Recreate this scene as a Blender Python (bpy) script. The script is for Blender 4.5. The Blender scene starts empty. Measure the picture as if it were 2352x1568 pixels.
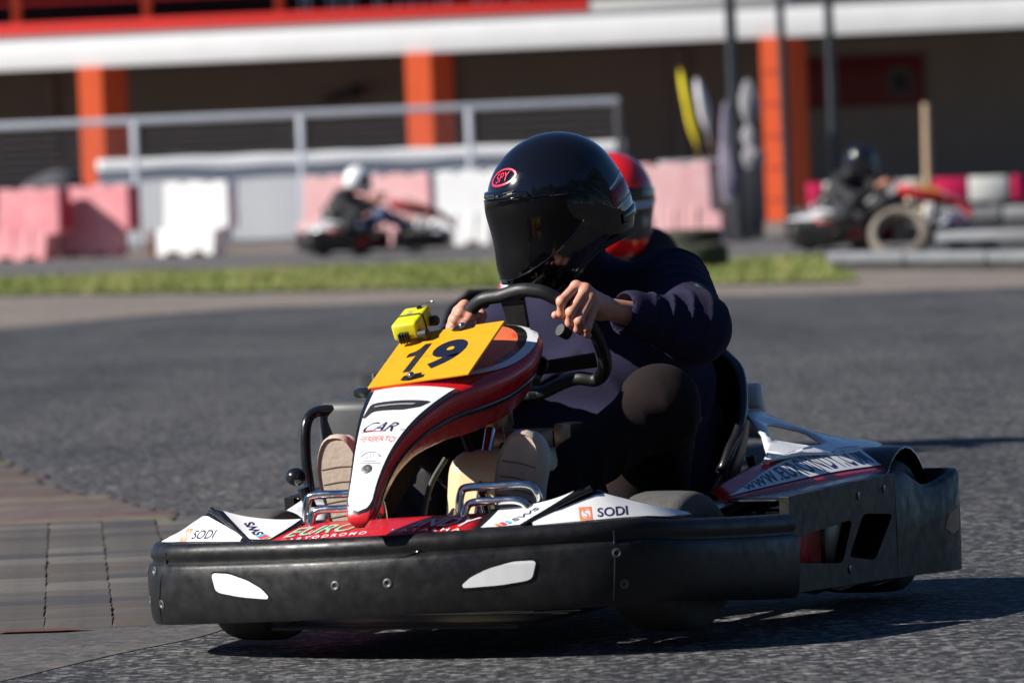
# A rental kart and its driver cornering on a kart track, pit building blurred behind.
import bpy, bmesh, math, random
import numpy as np
from math import sin, cos, tan, radians, pi, sqrt, atan2
from mathutils import Vector, Matrix
from mathutils.bvhtree import BVHTree
from mathutils.geometry import tessellate_polygon

random.seed(7); rng = np.random.default_rng(7)
SC = bpy.context.scene
COL = SC.collection

# ------------------------------------------------------------------ camera
CAM_H, F_PX, ROLL, PITCH = 0.937, 13560.0, radians(2.3), math.atan((784 - 379.7) / 13560.0)
cd = bpy.data.cameras.new('camera'); cam = bpy.data.objects.new('camera', cd); COL.objects.link(cam)
_F = Vector((0, cos(PITCH), -sin(PITCH))); _u0 = Vector((0, sin(PITCH), cos(PITCH))); _r0 = Vector((1, 0, 0))
_R = _r0 * cos(ROLL) - _u0 * sin(ROLL); _U = _r0 * sin(ROLL) + _u0 * cos(ROLL)
cam.matrix_world = Matrix(((_R.x, _U.x, -_F.x, 0), (_R.y, _U.y, -_F.y, 0), (_R.z, _U.z, -_F.z, CAM_H), (0, 0, 0, 1)))
cd.sensor_width = 36.0; cd.lens = F_PX / 2352 * 36.0; cd.clip_start = 0.5; cd.clip_end = 3000
cd.dof.use_dof = True; cd.dof.focus_distance = 12.12; cd.dof.aperture_fstop = 6.6
SC.camera = cam

# ------------------------------------------------------------------ world, sun, exposure
SUN_EL, SUN_AZ = radians(32), radians(15)      # light runs towards +X and, by SUN_AZ, away from the camera
w = bpy.data.worlds.new('World'); SC.world = w; w.use_nodes = True
nt = w.node_tree; nt.nodes.clear()
sky = nt.nodes.new('ShaderNodeTexSky'); sky.sky_type = 'NISHITA'; sky.sun_disc = False
sky.sun_elevation = SUN_EL; sky.sun_rotation = radians(270) - SUN_AZ
sky.air_density = 1.0; sky.dust_density = 0.0; sky.ozone_density = 8.0; sky.altitude = 1500
bg = nt.nodes.new('ShaderNodeBackground'); bg.inputs['Strength'].default_value = 0.05
wo = nt.nodes.new('ShaderNodeOutputWorld')
nt.links.new(sky.outputs[0], bg.inputs[0]); nt.links.new(bg.outputs[0], wo.inputs[0])
sd = bpy.data.lights.new('sun', 'SUN'); sd.energy = 5.0; sd.angle = radians(0.53); sd.color = (1.0, 0.955, 0.89)
sun = bpy.data.objects.new('sun', sd); COL.objects.link(sun)
sun.rotation_euler = Vector((cos(SUN_AZ) * cos(SUN_EL), sin(SUN_AZ) * cos(SUN_EL), -sin(SUN_EL))).to_track_quat('-Z', 'Y').to_euler()
sun.location = (-20, -10, 20)
SC.view_settings.view_transform = 'Standard'; SC.view_settings.look = 'None'
SC.view_settings.exposure = 0.72; SC.view_settings.gamma = 1.0; SC.view_settings.use_curve_mapping = False
SC.render.engine = 'CYCLES'
SC.cycles.max_bounces = 6; SC.cycles.use_denoising = True
SC.cycles.sample_clamp_indirect = 8.0

# ------------------------------------------------------------------ materials
MATS = {}
def mat(name, col, rough=0.5, metal=0.0, coat=0.0, vary=None, bump=None, spec=0.5, rvary=0.0, wear=None, coords='Object', sheen=0.0):
    """vary=(scale, second colour, amount 0..1)  bump=(scale, strength)  wear=(scale, colour, threshold, stretch)"""
    if name in MATS: return MATS[name]
    m = bpy.data.materials.new(name); m.use_nodes = True; n = m.node_tree.nodes; l = m.node_tree.links
    b = n['Principled BSDF']; tc = n.new('ShaderNodeTexCoord'); co = tc.outputs[coords]
    b.inputs['Base Color'].default_value = (*col, 1); b.inputs['Roughness'].default_value = rough
    b.inputs['Metallic'].default_value = metal; b.inputs['Coat Weight'].default_value = coat
    b.inputs['Coat Roughness'].default_value = 0.06; b.inputs['Specular IOR Level'].default_value = spec
    b.inputs['Sheen Weight'].default_value = sheen
    cur = None
    if vary:
        t = n.new('ShaderNodeTexNoise'); t.inputs['Scale'].default_value = vary[0]; t.inputs['Detail'].default_value = 6; t.inputs['Roughness'].default_value = 0.65
        l.new(co, t.inputs['Vector'])
        r = n.new('ShaderNodeMapRange'); r.inputs[1].default_value = 0.36; r.inputs[2].default_value = 0.66; r.inputs[4].default_value = vary[2]
        l.new(t.outputs[0], r.inputs[0])
        mx = n.new('ShaderNodeMix'); mx.data_type = 'RGBA'; mx.inputs[6].default_value = (*col, 1); mx.inputs[7].default_value = (*vary[1], 1)
        l.new(r.outputs[0], mx.inputs[0]); cur = mx.outputs[2]
    if wear:
        mp = n.new('ShaderNodeMapping'); mp.inputs['Scale'].default_value = wear[3]; l.new(co, mp.inputs[0])
        t = n.new('ShaderNodeTexNoise'); t.inputs['Scale'].default_value = wear[0]; t.inputs['Detail'].default_value = 9; t.inputs['Roughness'].default_value = 0.72
        l.new(mp.outputs[0], t.inputs['Vector'])
        r = n.new('ShaderNodeMapRange'); r.inputs[1].default_value = wear[2]; r.inputs[2].default_value = wear[2] + 0.2; r.inputs[4].default_value = 0.85
        l.new(t.outputs[0], r.inputs[0])
        mx = n.new('ShaderNodeMix'); mx.data_type = 'RGBA'; mx.inputs[6].default_value = (*col, 1); mx.inputs[7].default_value = (*wear[1], 1)
        if cur is not None: l.new(cur, mx.inputs[6])
        l.new(r.outputs[0], mx.inputs[0]); cur = mx.outputs[2]
    if cur is not None: l.new(cur, b.inputs['Base Color'])
    if rvary:
        t = n.new('ShaderNodeTexNoise'); t.inputs['Scale'].default_value = 35; t.inputs['Detail'].default_value = 8; l.new(co, t.inputs['Vector'])
        r = n.new('ShaderNodeMapRange'); r.inputs[1].default_value = 0.3; r.inputs[2].default_value = 0.7
        r.inputs[3].default_value = max(0.02, rough - rvary); r.inputs[4].default_value = min(1, rough + rvary)
        l.new(t.outputs[0], r.inputs[0]); l.new(r.outputs[0], b.inputs['Roughness'])
    if bump:
        t = n.new('ShaderNodeTexNoise'); t.inputs['Scale'].default_value = bump[0]; t.inputs['Detail'].default_value = 5; l.new(co, t.inputs['Vector'])
        bp = n.new('ShaderNodeBump'); bp.inputs['Strength'].default_value = bump[1]; bp.inputs['Distance'].default_value = 0.004
        l.new(t.outputs[0], bp.inputs['Height']); l.new(bp.outputs[0], b.inputs['Normal'])
    MATS[name] = m; return m

BLACK_PL = mat('black_bumper_plastic', (0.007, 0.007, 0.008), 0.42, vary=(9, (0.012, 0.012, 0.013), 0.8), wear=(11, (0.085, 0.085, 0.088), 0.655, (1.0, 1.0, 5.0)), bump=(60, 0.12), rvary=0.12, spec=0.38)
POD_PL = mat('pod_bumper_plastic', (0.010, 0.0095, 0.0085), 0.46, vary=(7, (0.018, 0.017, 0.015), 0.8), wear=(9, (0.045, 0.044, 0.04), 0.64, (1.2, 1.2, 7)), bump=(60, 0.1), rvary=0.1, spec=0.25)
BLACK_GL = mat('black_gloss', (0.008, 0.008, 0.009), 0.22, coat=0.3, rvary=0.06)
BLACK_MT = mat('black_matt', (0.012, 0.012, 0.012), 0.6, vary=(25, (0.03, 0.03, 0.03), 0.6))
RED = mat('red_fairing', (0.58, 0.008, 0.014), 0.3, coat=0.25, vary=(14, (0.5, 0.012, 0.018), 0.6), rvary=0.08)
WHITE = mat('white_decal', (0.80, 0.80, 0.81), 0.32, coat=0.2, vary=(16, (0.70, 0.70, 0.70), 0.5), rvary=0.08)
YELLOW = mat('yellow_plate', (0.74, 0.355, 0.004), 0.42, vary=(20, (0.66, 0.31, 0.004), 0.6), wear=(60, (0.55, 0.25, 0.02), 0.70, (1, 1, 1)), rvary=0.08)
NEON = mat('neon_yellow', (0.64, 0.62, 0.01), 0.45, vary=(60, (0.50, 0.48, 0.02), 0.5), wear=(45, (0.35, 0.33, 0.06), 0.62, (1, 1, 1)))
INK = mat('navy_ink', (0.008, 0.010, 0.028), 0.4, wear=(160, (0.16, 0.15, 0.14), 0.66, (1, 1, 1)))
INK_TX = mat('navy_lettering', (0.012, 0.018, 0.07), 0.4)
RED_TX = mat('red_lettering', (0.75, 0.04, 0.05), 0.4)
PINK_TX = mat('faded_red_lettering', (0.72, 0.20, 0.20), 0.4)
WHITE_TX = mat('white_lettering', (0.80, 0.76, 0.77), 0.4)
GREEN_TX = mat('green_lettering', (0.30, 0.62, 0.42), 0.4)
CYAN_TX = mat('cyan_lettering', (0.10, 0.45, 0.75), 0.4)
ORANGE_TX = mat('orange_lettering', (0.80, 0.25, 0.10), 0.4)
GREY_TX = mat('grey_lettering', (0.30, 0.31, 0.36), 0.4)
CHROME = mat('polished_steel', (0.62, 0.63, 0.65), 0.12, metal=1.0, rvary=0.08, wear=(50, (0.3, 0.29, 0.27), 0.62, (1, 1, 1)))
STEEL = mat('zinc_steel', (0.42, 0.43, 0.43), 0.34, metal=0.9, vary=(40, (0.25, 0.25, 0.24), 0.7))
BRASS = mat('cast_alloy', (0.46, 0.38, 0.26), 0.36, metal=0.85, vary=(40, (0.25, 0.20, 0.12), 0.7))
PALE_ST = mat('pale_painted_steel', (0.50, 0.60, 0.56), 0.5, vary=(60, (0.40, 0.42, 0.38), 0.6))
TANK = mat('cream_tank_plastic', (0.70, 0.58, 0.34), 0.3, coat=0.2, vary=(9, (0.60, 0.46, 0.22), 0.7))
RUBBER = mat('tyre_rubber', (0.015, 0.0145, 0.014), 0.72, vary=(30, (0.035, 0.033, 0.03), 0.8), bump=(150, 0.3))
DUST_RUB = mat('dusty_tyre_tread', (0.060, 0.058, 0.054), 0.8, vary=(40, (0.09, 0.085, 0.08), 0.7), bump=(180, 0.3))
RIM_M = mat('wheel_rim_alloy', (0.25, 0.25, 0.26), 0.4, metal=0.9)
LEATHER = mat('steering_wheel_rubber', (0.017, 0.018, 0.018), 0.42, bump=(420, 0.25), rvary=0.08)
SOLE = mat('shoe_sole', (0.50, 0.41, 0.33), 0.75, vary=(25, (0.40, 0.32, 0.25), 0.8), bump=(90, 0.3))
SHOE = mat('pale_shoe_canvas', (0.60, 0.58, 0.56), 0.85, vary=(50, (0.48, 0.46, 0.44), 0.6))
SKIN = mat('skin', (0.60, 0.30, 0.205), 0.48, vary=(45, (0.66, 0.25, 0.17), 0.6), bump=(320, 0.15))
SKIN.node_tree.nodes['Principled BSDF'].inputs['Subsurface Weight'].default_value = 0.12
SKIN.node_tree.nodes['Principled BSDF'].inputs['Subsurface Radius'].default_value = (0.012, 0.004, 0.002)
NAVY = mat('navy_sweatshirt', (0.0145, 0.0135, 0.036), 0.92, vary=(300, (0.022, 0.021, 0.048), 0.8), bump=(700, 0.25), sheen=0.0, spec=0.2)
TROUS = mat('dark_trousers', (0.011, 0.0068, 0.007), 0.95, vary=(200, (0.018, 0.011, 0.011), 0.7), bump=(500, 0.2), sheen=0.0, spec=0.2)
HELM = mat('black_helmet_shell', (0.004, 0.004, 0.006), 0.10, coat=0.5, rvary=0.06, wear=(120, (0.05, 0.05, 0.055), 0.74, (1, 1, 1)))
VISOR = mat('smoked_visor', (0.003, 0.003, 0.004), 0.09, coat=0.0, rvary=0.07, bump=(90, 0.05), spec=0.28)

VISOR.node_tree.nodes['Principled BSDF'].inputs['Coat Roughness'].default_value = 0.32
# ------------------------------------------------------------------ mesh helpers
def link(o, parent=None):
    COL.objects.link(o)
    if parent is not None: o.parent = parent
    return o
def tag(o, label=None, cat=None, group=None, kind=None):
    if label: o['label'] = label
    if cat: o['category'] = cat
    if group: o['group'] = group
    if kind: o['kind'] = kind
    return o
def empty(name, loc=(0, 0, 0), rz=0.0):
    o = bpy.data.objects.new(name, None); o.location = loc; o.rotation_euler = (0, 0, rz); o.empty_display_size = 0.1
    COL.objects.link(o); return o
def mesh(name, vs, fs, m, parent=None, smooth=False, angle=None):
    me = bpy.data.meshes.new(name); me.from_pydata([tuple(map(float, v)) for v in vs], [], [tuple(map(int, f)) for f in fs])
    me.materials.append(m)
    if smooth or angle:
        me.polygons.foreach_set('use_smooth', [True] * len(me.polygons))
    me.update()
    o = bpy.data.objects.new(name, me); link(o, parent)
    if angle: me.set_sharp_from_angle(angle=radians(angle))
    return o
def cat(pts, n, closed=False):
    """Catmull-Rom resample"""
    P = np.array(pts, float); N = len(P); out = []
    segs = N if closed else N - 1
    for i in range(segs):
        p0 = P[(i - 1) % N] if closed or i > 0 else 2 * P[0] - P[1]
        p1 = P[i]; p2 = P[(i + 1) % N]
        p3 = P[(i + 2) % N] if closed or i + 2 < N else 2 * P[-1] - P[-2]
        for k in range(n):
            t = k / n
            out.append(0.5 * ((2 * p1) + (-p0 + p2) * t + (2 * p0 - 5 * p1 + 4 * p2 - p3) * t * t + (-p0 + 3 * p1 - 3 * p2 + p3) * t ** 3))
    if not closed: out.append(P[-1])
    return np.array(out)
def grid_faces(r, c, cr=False, cc=False):
    f = []
    for i in range(r if cr else r - 1):
        for j in range(c if cc else c - 1):
            f.append((i * c + j, i * c + (j + 1) % c, ((i + 1) % r) * c + (j + 1) % c, ((i + 1) % r) * c + j))
    return f
def tube_data(path, rad, closed=False, seg=10, caps=True):
    P = np.array(path, float); N = len(P); R = np.broadcast_to(np.array(rad, float), (N,))
    T = np.zeros_like(P)
    for i in range(N):
        a = P[(i - 1) % N] if closed or i > 0 else P[i]; b = P[(i + 1) % N] if closed or i < N - 1 else P[i]
        T[i] = (b - a) / (np.linalg.norm(b - a) + 1e-12)
    up = np.array([0, 0, 1.0]) if abs(T[0][2]) < 0.9 else np.array([0, 1.0, 0])
    nrm = np.cross(up, T[0]); nrm /= np.linalg.norm(nrm); vs = []
    for i in range(N):
        nrm = nrm - T[i] * (nrm @ T[i]); nrm /= np.linalg.norm(nrm); bn = np.cross(T[i], nrm)
        for k in range(seg):
            a = 2 * pi * k / seg; vs.append(P[i] + R[i] * (cos(a) * nrm + sin(a) * bn))
    fs = grid_faces(N, seg, closed, True)
    if caps and not closed:
        fs.append(tuple(range(seg))[::-1]); fs.append(tuple((N - 1) * seg + k for k in range(seg)))
    return vs, fs
def tube(name, path, rad, m, parent=None, closed=False, seg=10):
    v, f = tube_data(path, rad, closed, seg); return mesh(name, v, f, m, parent, angle=50)
def bevbox_bm(size, r=0.01, seg=3):
    bm = bmesh.new(); bmesh.ops.create_cube(bm, size=1.0)
    bmesh.ops.scale(bm, vec=size, verts=bm.verts)
    if r > 0: bmesh.ops.bevel(bm, geom=bm.edges[:], offset=r, segments=seg, profile=0.5, affect='EDGES')
    return bm
def box(name, center, size, m, parent=None, r=0.01, seg=2, rot=None, taper=None):
    bm = bevbox_bm(size, min(r, min(size) * 0.45), seg)
    if taper:
        for v in bm.verts:
            k = (v.co.z / size[2] + 0.5); s = 1 + (taper - 1) * k; v.co.x *= s; v.co.y *= s
    M = Matrix.Translation(center)
    if rot is not None: M = M @ (rot.to_4x4() if isinstance(rot, Matrix) else Matrix(rot).to_4x4())
    bm.transform(M)
    me = bpy.data.meshes.new(name); bm.to_mesh(me); bm.free(); me.materials.append(m)
    me.polygons.foreach_set('use_smooth', [True] * len(me.polygons)); me.set_sharp_from_angle(angle=radians(40))
    return link(bpy.data.objects.new(name, me), parent)
def lathe_data(profile, axis=(0, 1, 0), center=(0, 0, 0), seg=28, closed=True):
    """profile: (radius, along-axis)"""
    A = Vector(axis).normalized(); X = A.orthogonal().normalized(); Y = A.cross(X); vs = []
    for r, h in profile:
        for k in range(seg):
            a = 2 * pi * k / seg; vs.append(Vector(center) + A * h + (X * cos(a) + Y * sin(a)) * r)
    return vs, grid_faces(len(profile), seg, closed, True)
def lathe(name, profile, m, parent=None, axis=(0, 1, 0), center=(0, 0, 0), seg=28, closed=True):
    v, f = lathe_data(profile, axis, center, seg, closed); return mesh(name, v, f, m, parent, angle=45)
def bvh(o):
    me = o.data; return BVHTree.FromPolygons([v.co.copy() for v in me.vertices], [tuple(p.vertices) for p in me.polygons])
def solidify(o, t, offset=-1):
    md = o.modifiers.new('thickness', 'SOLIDIFY'); md.thickness = t; md.offset = offset; return o
def sub(o, n=1):
    md = o.modifiers.new('smooth', 'SUBSURF'); md.levels = n; md.render_levels = n; return o
def patch(c00, c10, c11, c01, n=10, bulge=(0, 0, 0), lo=(0, 0), hi=(1, 1), lift=0.0, e0=None, e1=None):
    """bilinear patch s along c00->c10, t along c00->c01; e0/e1 optional curves for t=0 and t=1 edges"""
    a, b, c, d = [np.array(p, float) for p in (c00, c10, c11, c01)]; bl = np.array(bulge, float)
    def ev(s, t):
        p0 = a * (1 - s) + b * s if e0 is None else samp(e0, s)
        p1 = d * (1 - s) + c * s if e1 is None else samp(e1, s)
        return p0 * (1 - t) + p1 * t + bl * 16 * s * (1 - s) * t * (1 - t)
    vs = []
    for j in range(n + 1):
        for i in range(n + 1):
            s = lo[0] + (hi[0] - lo[0]) * i / n; t = lo[1] + (hi[1] - lo[1]) * j / n
            p = ev(s, t)
            if lift:
                e = 1e-3; nn = np.cross(ev(min(s + e, 1), t) - ev(max(s - e, 0), t), ev(s, min(t + e, 1)) - ev(s, max(t - e, 0)))
                L = np.linalg.norm(nn)
                if L > 1e-12: p = p + nn / L * lift
            vs.append(p)
    return vs, grid_faces(n + 1, n + 1)
def samp(curve, s):
    C = np.asarray(curve, float); x = min(max(s, 0), 1) * (len(C) - 1); i = min(int(x), len(C) - 2); f = x - i
    return C[i] * (1 - f) + C[i + 1] * f
def flat_poly(loops):
    """2-D outline with holes -> verts, tris"""
    L = [[Vector((p[0], p[1], 0)) for p in lp] for lp in loops]
    tris = tessellate_polygon(L); vs = [p for lp in loops for p in lp]
    return vs, [tuple(t) for t in tris]
def decal(name, loops, origin, ex, ey, tree, m, parent, lift=0.0012, maxseg=0.012, back=0.08):
    """a thin printed shape laid on a surface: outline in the (ex, ey) plane, dropped on to the surface"""
    O = Vector(origin); ex = Vector(ex); ey = Vector(ey); n = ex.cross(ey).normalized()
    bm = bmesh.new(); vs, fs = flat_poly(loops)
    bv = [bm.verts.new((p[0], p[1], 0)) for p in vs]
    for f in fs:
        try: bm.faces.new([bv[i] for i in f])
        except ValueError: pass
    if tree is not None:
        for _ in range(4):
            es = [e for e in bm.edges if (e.verts[0].co - e.verts[1].co).length > maxseg]
            if not es: break
            bmesh.ops.subdivide_edges(bm, edges=es, cuts=1); bmesh.ops.triangulate(bm, faces=bm.faces[:])
    return _drop(name, bm, O, ex, ey, n, tree, m, parent, lift, back)
def _drop(name, bm, O, ex, ey, n, tree, m, parent, lift, back):
    for v in bm.verts:
        p = O + ex * v.co.x + ey * v.co.y
        if tree is not None:
            h, hn, _, _ = tree.ray_cast(p + n * back, -n, 0.3)
            if h is None:
                h, hn, _, _ = tree.find_nearest(p)
            if hn.dot(n) < 0: hn = -hn
            p = h + (hn + n * 0.5).normalized() * lift
        else: p = p + n * lift
        v.co = p
    bmesh.ops.recalc_face_normals(bm, faces=bm.faces[:])
    me = bpy.data.meshes.new(name); bm.to_mesh(me); bm.free(); me.materials.append(m)
    return link(bpy.data.objects.new(name, me), parent)
def text_bm(s, size, bold=0.0, shear=0.0, space=1.0):
    c = bpy.data.curves.new('lettering', 'FONT'); c.body = s; c.size = size; c.offset = bold; c.shear = shear; c.space_character = space
    c.resolution_u = 4; c.align_x = 'CENTER'; c.align_y = 'CENTER'
    o = bpy.data.objects.new('lettering', c); COL.objects.link(o)
    dg = bpy.context.evaluated_depsgraph_get(); dg.update(); me = bpy.data.meshes.new_from_object(o.evaluated_get(dg))
    bm = bmesh.new(); bm.from_mesh(me); bpy.data.meshes.remove(me); bpy.data.objects.remove(o); bpy.data.curves.remove(c)
    xs = [v.co.x for v in bm.verts]; ys = [v.co.y for v in bm.verts]
    cx, cy = (max(xs) + min(xs)) / 2, (max(ys) + min(ys)) / 2
    for v in bm.verts: v.co.x -= cx; v.co.y -= cy
    return bm, max(xs) - min(xs), max(ys) - min(ys)
def text_on(name, s, width, height, origin, ex, ey, tree, m, parent, bold=0.0, shear=0.0, space=1.0, lift=0.0016, back=0.08):
    ex = Vector(ex).normalized(); ey = Vector(ey).normalized(); n = ex.cross(ey).normalized()
    bm, W, H = text_bm(s, 1.0, bold, shear, space)
    for v in bm.verts: v.co.x *= width / W; v.co.y *= height / H
    bmesh.ops.triangulate(bm, faces=bm.faces[:])
    if tree is not None:
        for _ in range(3):
            es = [e for e in bm.edges if (e.verts[0].co - e.verts[1].co).length > .006]
            if not es: break
            bmesh.ops.subdivide_edges(bm, edges=es, cuts=1); bmesh.ops.triangulate(bm, faces=bm.faces[:])
    return _drop(name, bm, Vector(origin), ex, ey, n, tree, m, parent, lift, back)
def ellipse(cx, cy, rx, ry, n=28, rot=0.0):
    return [(cx + rx * cos(2 * pi * i / n) * cos(rot) - ry * sin(2 * pi * i / n) * sin(rot), cy + rx * cos(2 * pi * i / n) * sin(rot) + ry * sin(2 * pi * i / n) * cos(rot)) for i in range(n)]
def round_poly(pts, r=0.2, n=5):
    """corner-cut smoothing of an outline"""
    out = []; N = len(pts)
    for i in range(N):
        p0, p1, p2 = np.array(pts[i - 1], float), np.array(pts[i], float), np.array(pts[(i + 1) % N], float)
        a = p1 + (p0 - p1) * r; b = p1 + (p2 - p1) * r
        for k in range(n + 1):
            t = k / n; out.append(tuple((1 - t) ** 2 * a + 2 * t * (1 - t) * p1 + t * t * b))
    return out

# ------------------------------------------------------------------ soft forms: signed distance fields turned into meshes
class SDF:
    def __init__(s, lo, hi, h):
        s.lo = np.array(lo, np.float32); s.h = h; s.n = np.ceil((np.array(hi) - lo) / h).astype(int) + 1
        s.D = np.full(s.n, 0.2, np.float32)
    def _sl(s, lo, hi):
        a = np.clip(np.floor((lo - s.lo) / s.h).astype(int), 0, s.n); b = np.clip(np.ceil((hi - s.lo) / s.h).astype(int) + 1, 0, s.n)
        return a, b
    def _pts(s, a, b):
        ax = [s.lo[i] + s.h * np.arange(a[i], b[i], dtype=np.float32) for i in range(3)]
        return np.meshgrid(*ax, indexing='ij', sparse=True)
    def _merge(s, a, b, d, k, cut=False):
        sl = tuple(slice(a[i], b[i]) for i in range(3)); o = s.D[sl]
        if cut:
            s.D[sl] = np.maximum(o, -d); return
        if k > 0:
            hh = np.clip(0.5 + 0.5 * (o - d) / k, 0, 1); s.D[sl] = o * (1 - hh) + d * hh - k * hh * (1 - hh)
        else: s.D[sl] = np.minimum(o, d)
    def cone(s, p, q, r1, r2, k=0.01, disp=None, flat=None):
        """round cone p->q; flat=(axis vector, factor) squashes the section along an axis"""
        p = np.array(p, np.float32); q = np.array(q, np.float32); m = max(r1, r2) + 3 * k + 0.02
        a, b = s._sl(np.minimum(p, q) - m, np.maximum(p, q) + m)
        if np.any(b <= a): return s
        X, Y, Z = s._pts(a, b); ba = q - p; L2 = float(ba @ ba) + 1e-12
        dx, dy, dz = X - p[0], Y - p[1], Z - p[2]
        t = np.clip((dx * ba[0] + dy * ba[1] + dz * ba[2]) / L2, 0, 1)
        ex, ey, ez = dx - t * ba[0], dy - t * ba[1], dz - t * ba[2]
        if flat is not None:
            A = np.array(flat[0], np.float32); A = A / np.linalg.norm(A); al = ex * A[0] + ey * A[1] + ez * A[2]; g = al * (flat[1] - 1)
            ex, ey, ez = ex + g * A[0], ey + g * A[1], ez + g * A[2]
        d = np.sqrt(ex * ex + ey * ey + ez * ez) - (r1 + (r2 - r1) * t)
        if disp is not None: d = d - disp(X, Y, Z, t).astype(np.float32)
        s._merge(a, b, d.astype(np.float32), k); return s
    def ell(s, c, r, k=0.01, disp=None, cut=False):
        c = np.array(c, np.float32); r = np.array(r, np.float32); m = 3 * k + 0.02
        a, b = s._sl(c - r - m, c + r + m); X, Y, Z = s._pts(a, b)
        x, y, z = (X - c[0]) / r[0], (Y - c[1]) / r[1], (Z - c[2]) / r[2]
        k0 = np.sqrt(x * x + y * y + z * z); k1 = np.sqrt((x / r[0]) ** 2 + (y / r[1]) ** 2 + (z / r[2]) ** 2) + 1e-6
        d = k0 * (k0 - 1) / k1
        if disp is not None: d = d - disp(X, Y, Z, None).astype(np.float32)
        s._merge(a, b, d.astype(np.float32), k, cut); return s
    def field(s, fn):
        X, Y, Z = s._pts(np.zeros(3, int), s.n); s.D = fn(s.D, X, Y, Z).astype(np.float32); return s
    def build(s):
        D = s.D; S = D < 0; n = s.n
        c = [(i, j, k) for i in (0, 1) for j in (0, 1) for k in (0, 1)]
        def cs(A, o): return A[o[0]:n[0] - 1 + o[0], o[1]:n[1] - 1 + o[1], o[2]:n[2] - 1 + o[2]]
        cnt = sum(cs(S, o).astype(np.int8) for o in c); act = (cnt > 0) & (cnt < 8)
        idx = np.argwhere(act); vid = -np.ones(act.shape, np.int64); vid[act] = np.arange(len(idx))
        acc = np.zeros((len(idx), 3)); num = np.zeros(len(idx))
        val = {o: D[idx[:, 0] + o[0], idx[:, 1] + o[1], idx[:, 2] + o[2]].astype(float) for o in c}
        for o in c:
            for ax in range(3):
                if o[ax]: continue
                o2 = tuple(1 if i == ax else o[i] for i in range(3)); v0, v1 = val[o], val[o2]
                cr = (v0 < 0) != (v1 < 0); t = np.where(cr, v0 / (v0 - v1 + 1e-20), 0)
                p = np.tile(np.array(o, float), (len(idx), 1)); p[:, ax] = t
                acc[cr] += p[cr]; num[cr] += 1
        V = s.lo + s.h * (idx + acc / np.maximum(num, 1)[:, None]); F = []
        for ax in range(3):
            b1, b2 = (ax + 1) % 3, (ax + 2) % 3
            A = np.take(S, range(0, n[ax] - 1), ax); B = np.take(S, range(1, n[ax]), ax); e = np.argwhere(A != B)
            e = e[(e[:, b1] > 0) & (e[:, b2] > 0) & (e[:, b1] < n[b1] - 1) & (e[:, b2] < n[b2] - 1)]
            q = []
            for d1, d2 in ((1, 1), (0, 1), (0, 0), (1, 0)):
                g = e.copy(); g[:, b1] -= d1; g[:, b2] -= d2; q.append(vid[g[:, 0], g[:, 1], g[:, 2]])
            q = np.stack(q, 1); ins = S[e[:, 0], e[:, 1], e[:, 2]]
            q[~ins] = q[~ins][:, ::-1]; F.append(q)
        return V, np.concatenate(F)
    def obj(s, name, m, parent=None, relax=1):
        V, F = s.build()
        for _ in range(relax):
            acc = np.zeros_like(V); cnt = np.zeros(len(V))
            for i in range(4):
                j = (i + 1) % 4; np.add.at(acc, F[:, i], V[F[:, j]]); np.add.at(cnt, F[:, i], 1); np.add.at(acc, F[:, j], V[F[:, i]]); np.add.at(cnt, F[:, j], 1)
            V = 0.5 * V + 0.5 * acc / np.maximum(cnt, 1)[:, None]
        me = fast_mesh(name, V, F); me.materials.append(m)
        return link(bpy.data.objects.new(name, me), parent)
def fast_mesh(name, V, F):
    me = bpy.data.meshes.new(name); me.vertices.add(len(V)); me.vertices.foreach_set('co', V.astype(np.float32).ravel())
    k = F.shape[1]; me.loops.add(len(F) * k); me.loops.foreach_set('vertex_index', F.astype(np.int32).ravel())
    me.polygons.add(len(F)); me.polygons.foreach_set('loop_start', np.arange(0, len(F) * k, k, dtype=np.int32))
    me.polygons.foreach_set('use_smooth', np.ones(len(F), bool)); me.update(calc_edges=True); me.validate(); return me
def sines(seed, scale, n=6):
    r = np.random.default_rng(seed); d = r.normal(size=(n, 3)); d /= np.linalg.norm(d, axis=1)[:, None]; f = scale * r.uniform(0.6, 1.6, n); ph = r.uniform(0, 6.28, n)
    return lambda X, Y, Z: sum(np.sin(f[i] * (d[i, 0] * X + d[i, 1] * Y + d[i, 2] * Z) + ph[i]) for i in range(n)) / n

# ------------------------------------------------------------------ the kart (x forward, y to its left, z up, origin under the front axle)
KART_X, KART_Y, KART_RZ = -0.13, 11.72, radians(-112)
HOOD = [(.468, .256, .010, .018), (.474, .272, .023, .034), (.463, .300, .028, .05), (.428, .352, .033, .062), (.378, .405, .045, .07), (.30, .455, .066, .082), (.19, .496, .094, .10),
        (.10, .515, .122, .11), (.0, .536, .146, .115), (-.1, .566, .152, .112), (-.18, .592, .132, .105), (-.235, .607, .086, .095), (-.256, .610, .016, .085)]
def bump_w(v): return .082 + (.046 * v if v < .05 else .0023 + .008 * v) - (.03 * max(0, abs(v) - .55) / .1 if v > 0 else 0)
def top_w(v): return .237 + .036 * v - .22 * max(0, v - .50)
BUMP_PLAN = [(-.22, -.625), (-.05, -.615), (.10, -.597), (.20, -.57), (.275, -.525), (.325, -.45), (.365, -.33), (.412, -.17), (.43, 0), (.414, .16), (.355, .36), (.29, .475), (.19, .545), (.04, .595), (-.08, .625), (-.195, .648)]

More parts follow.
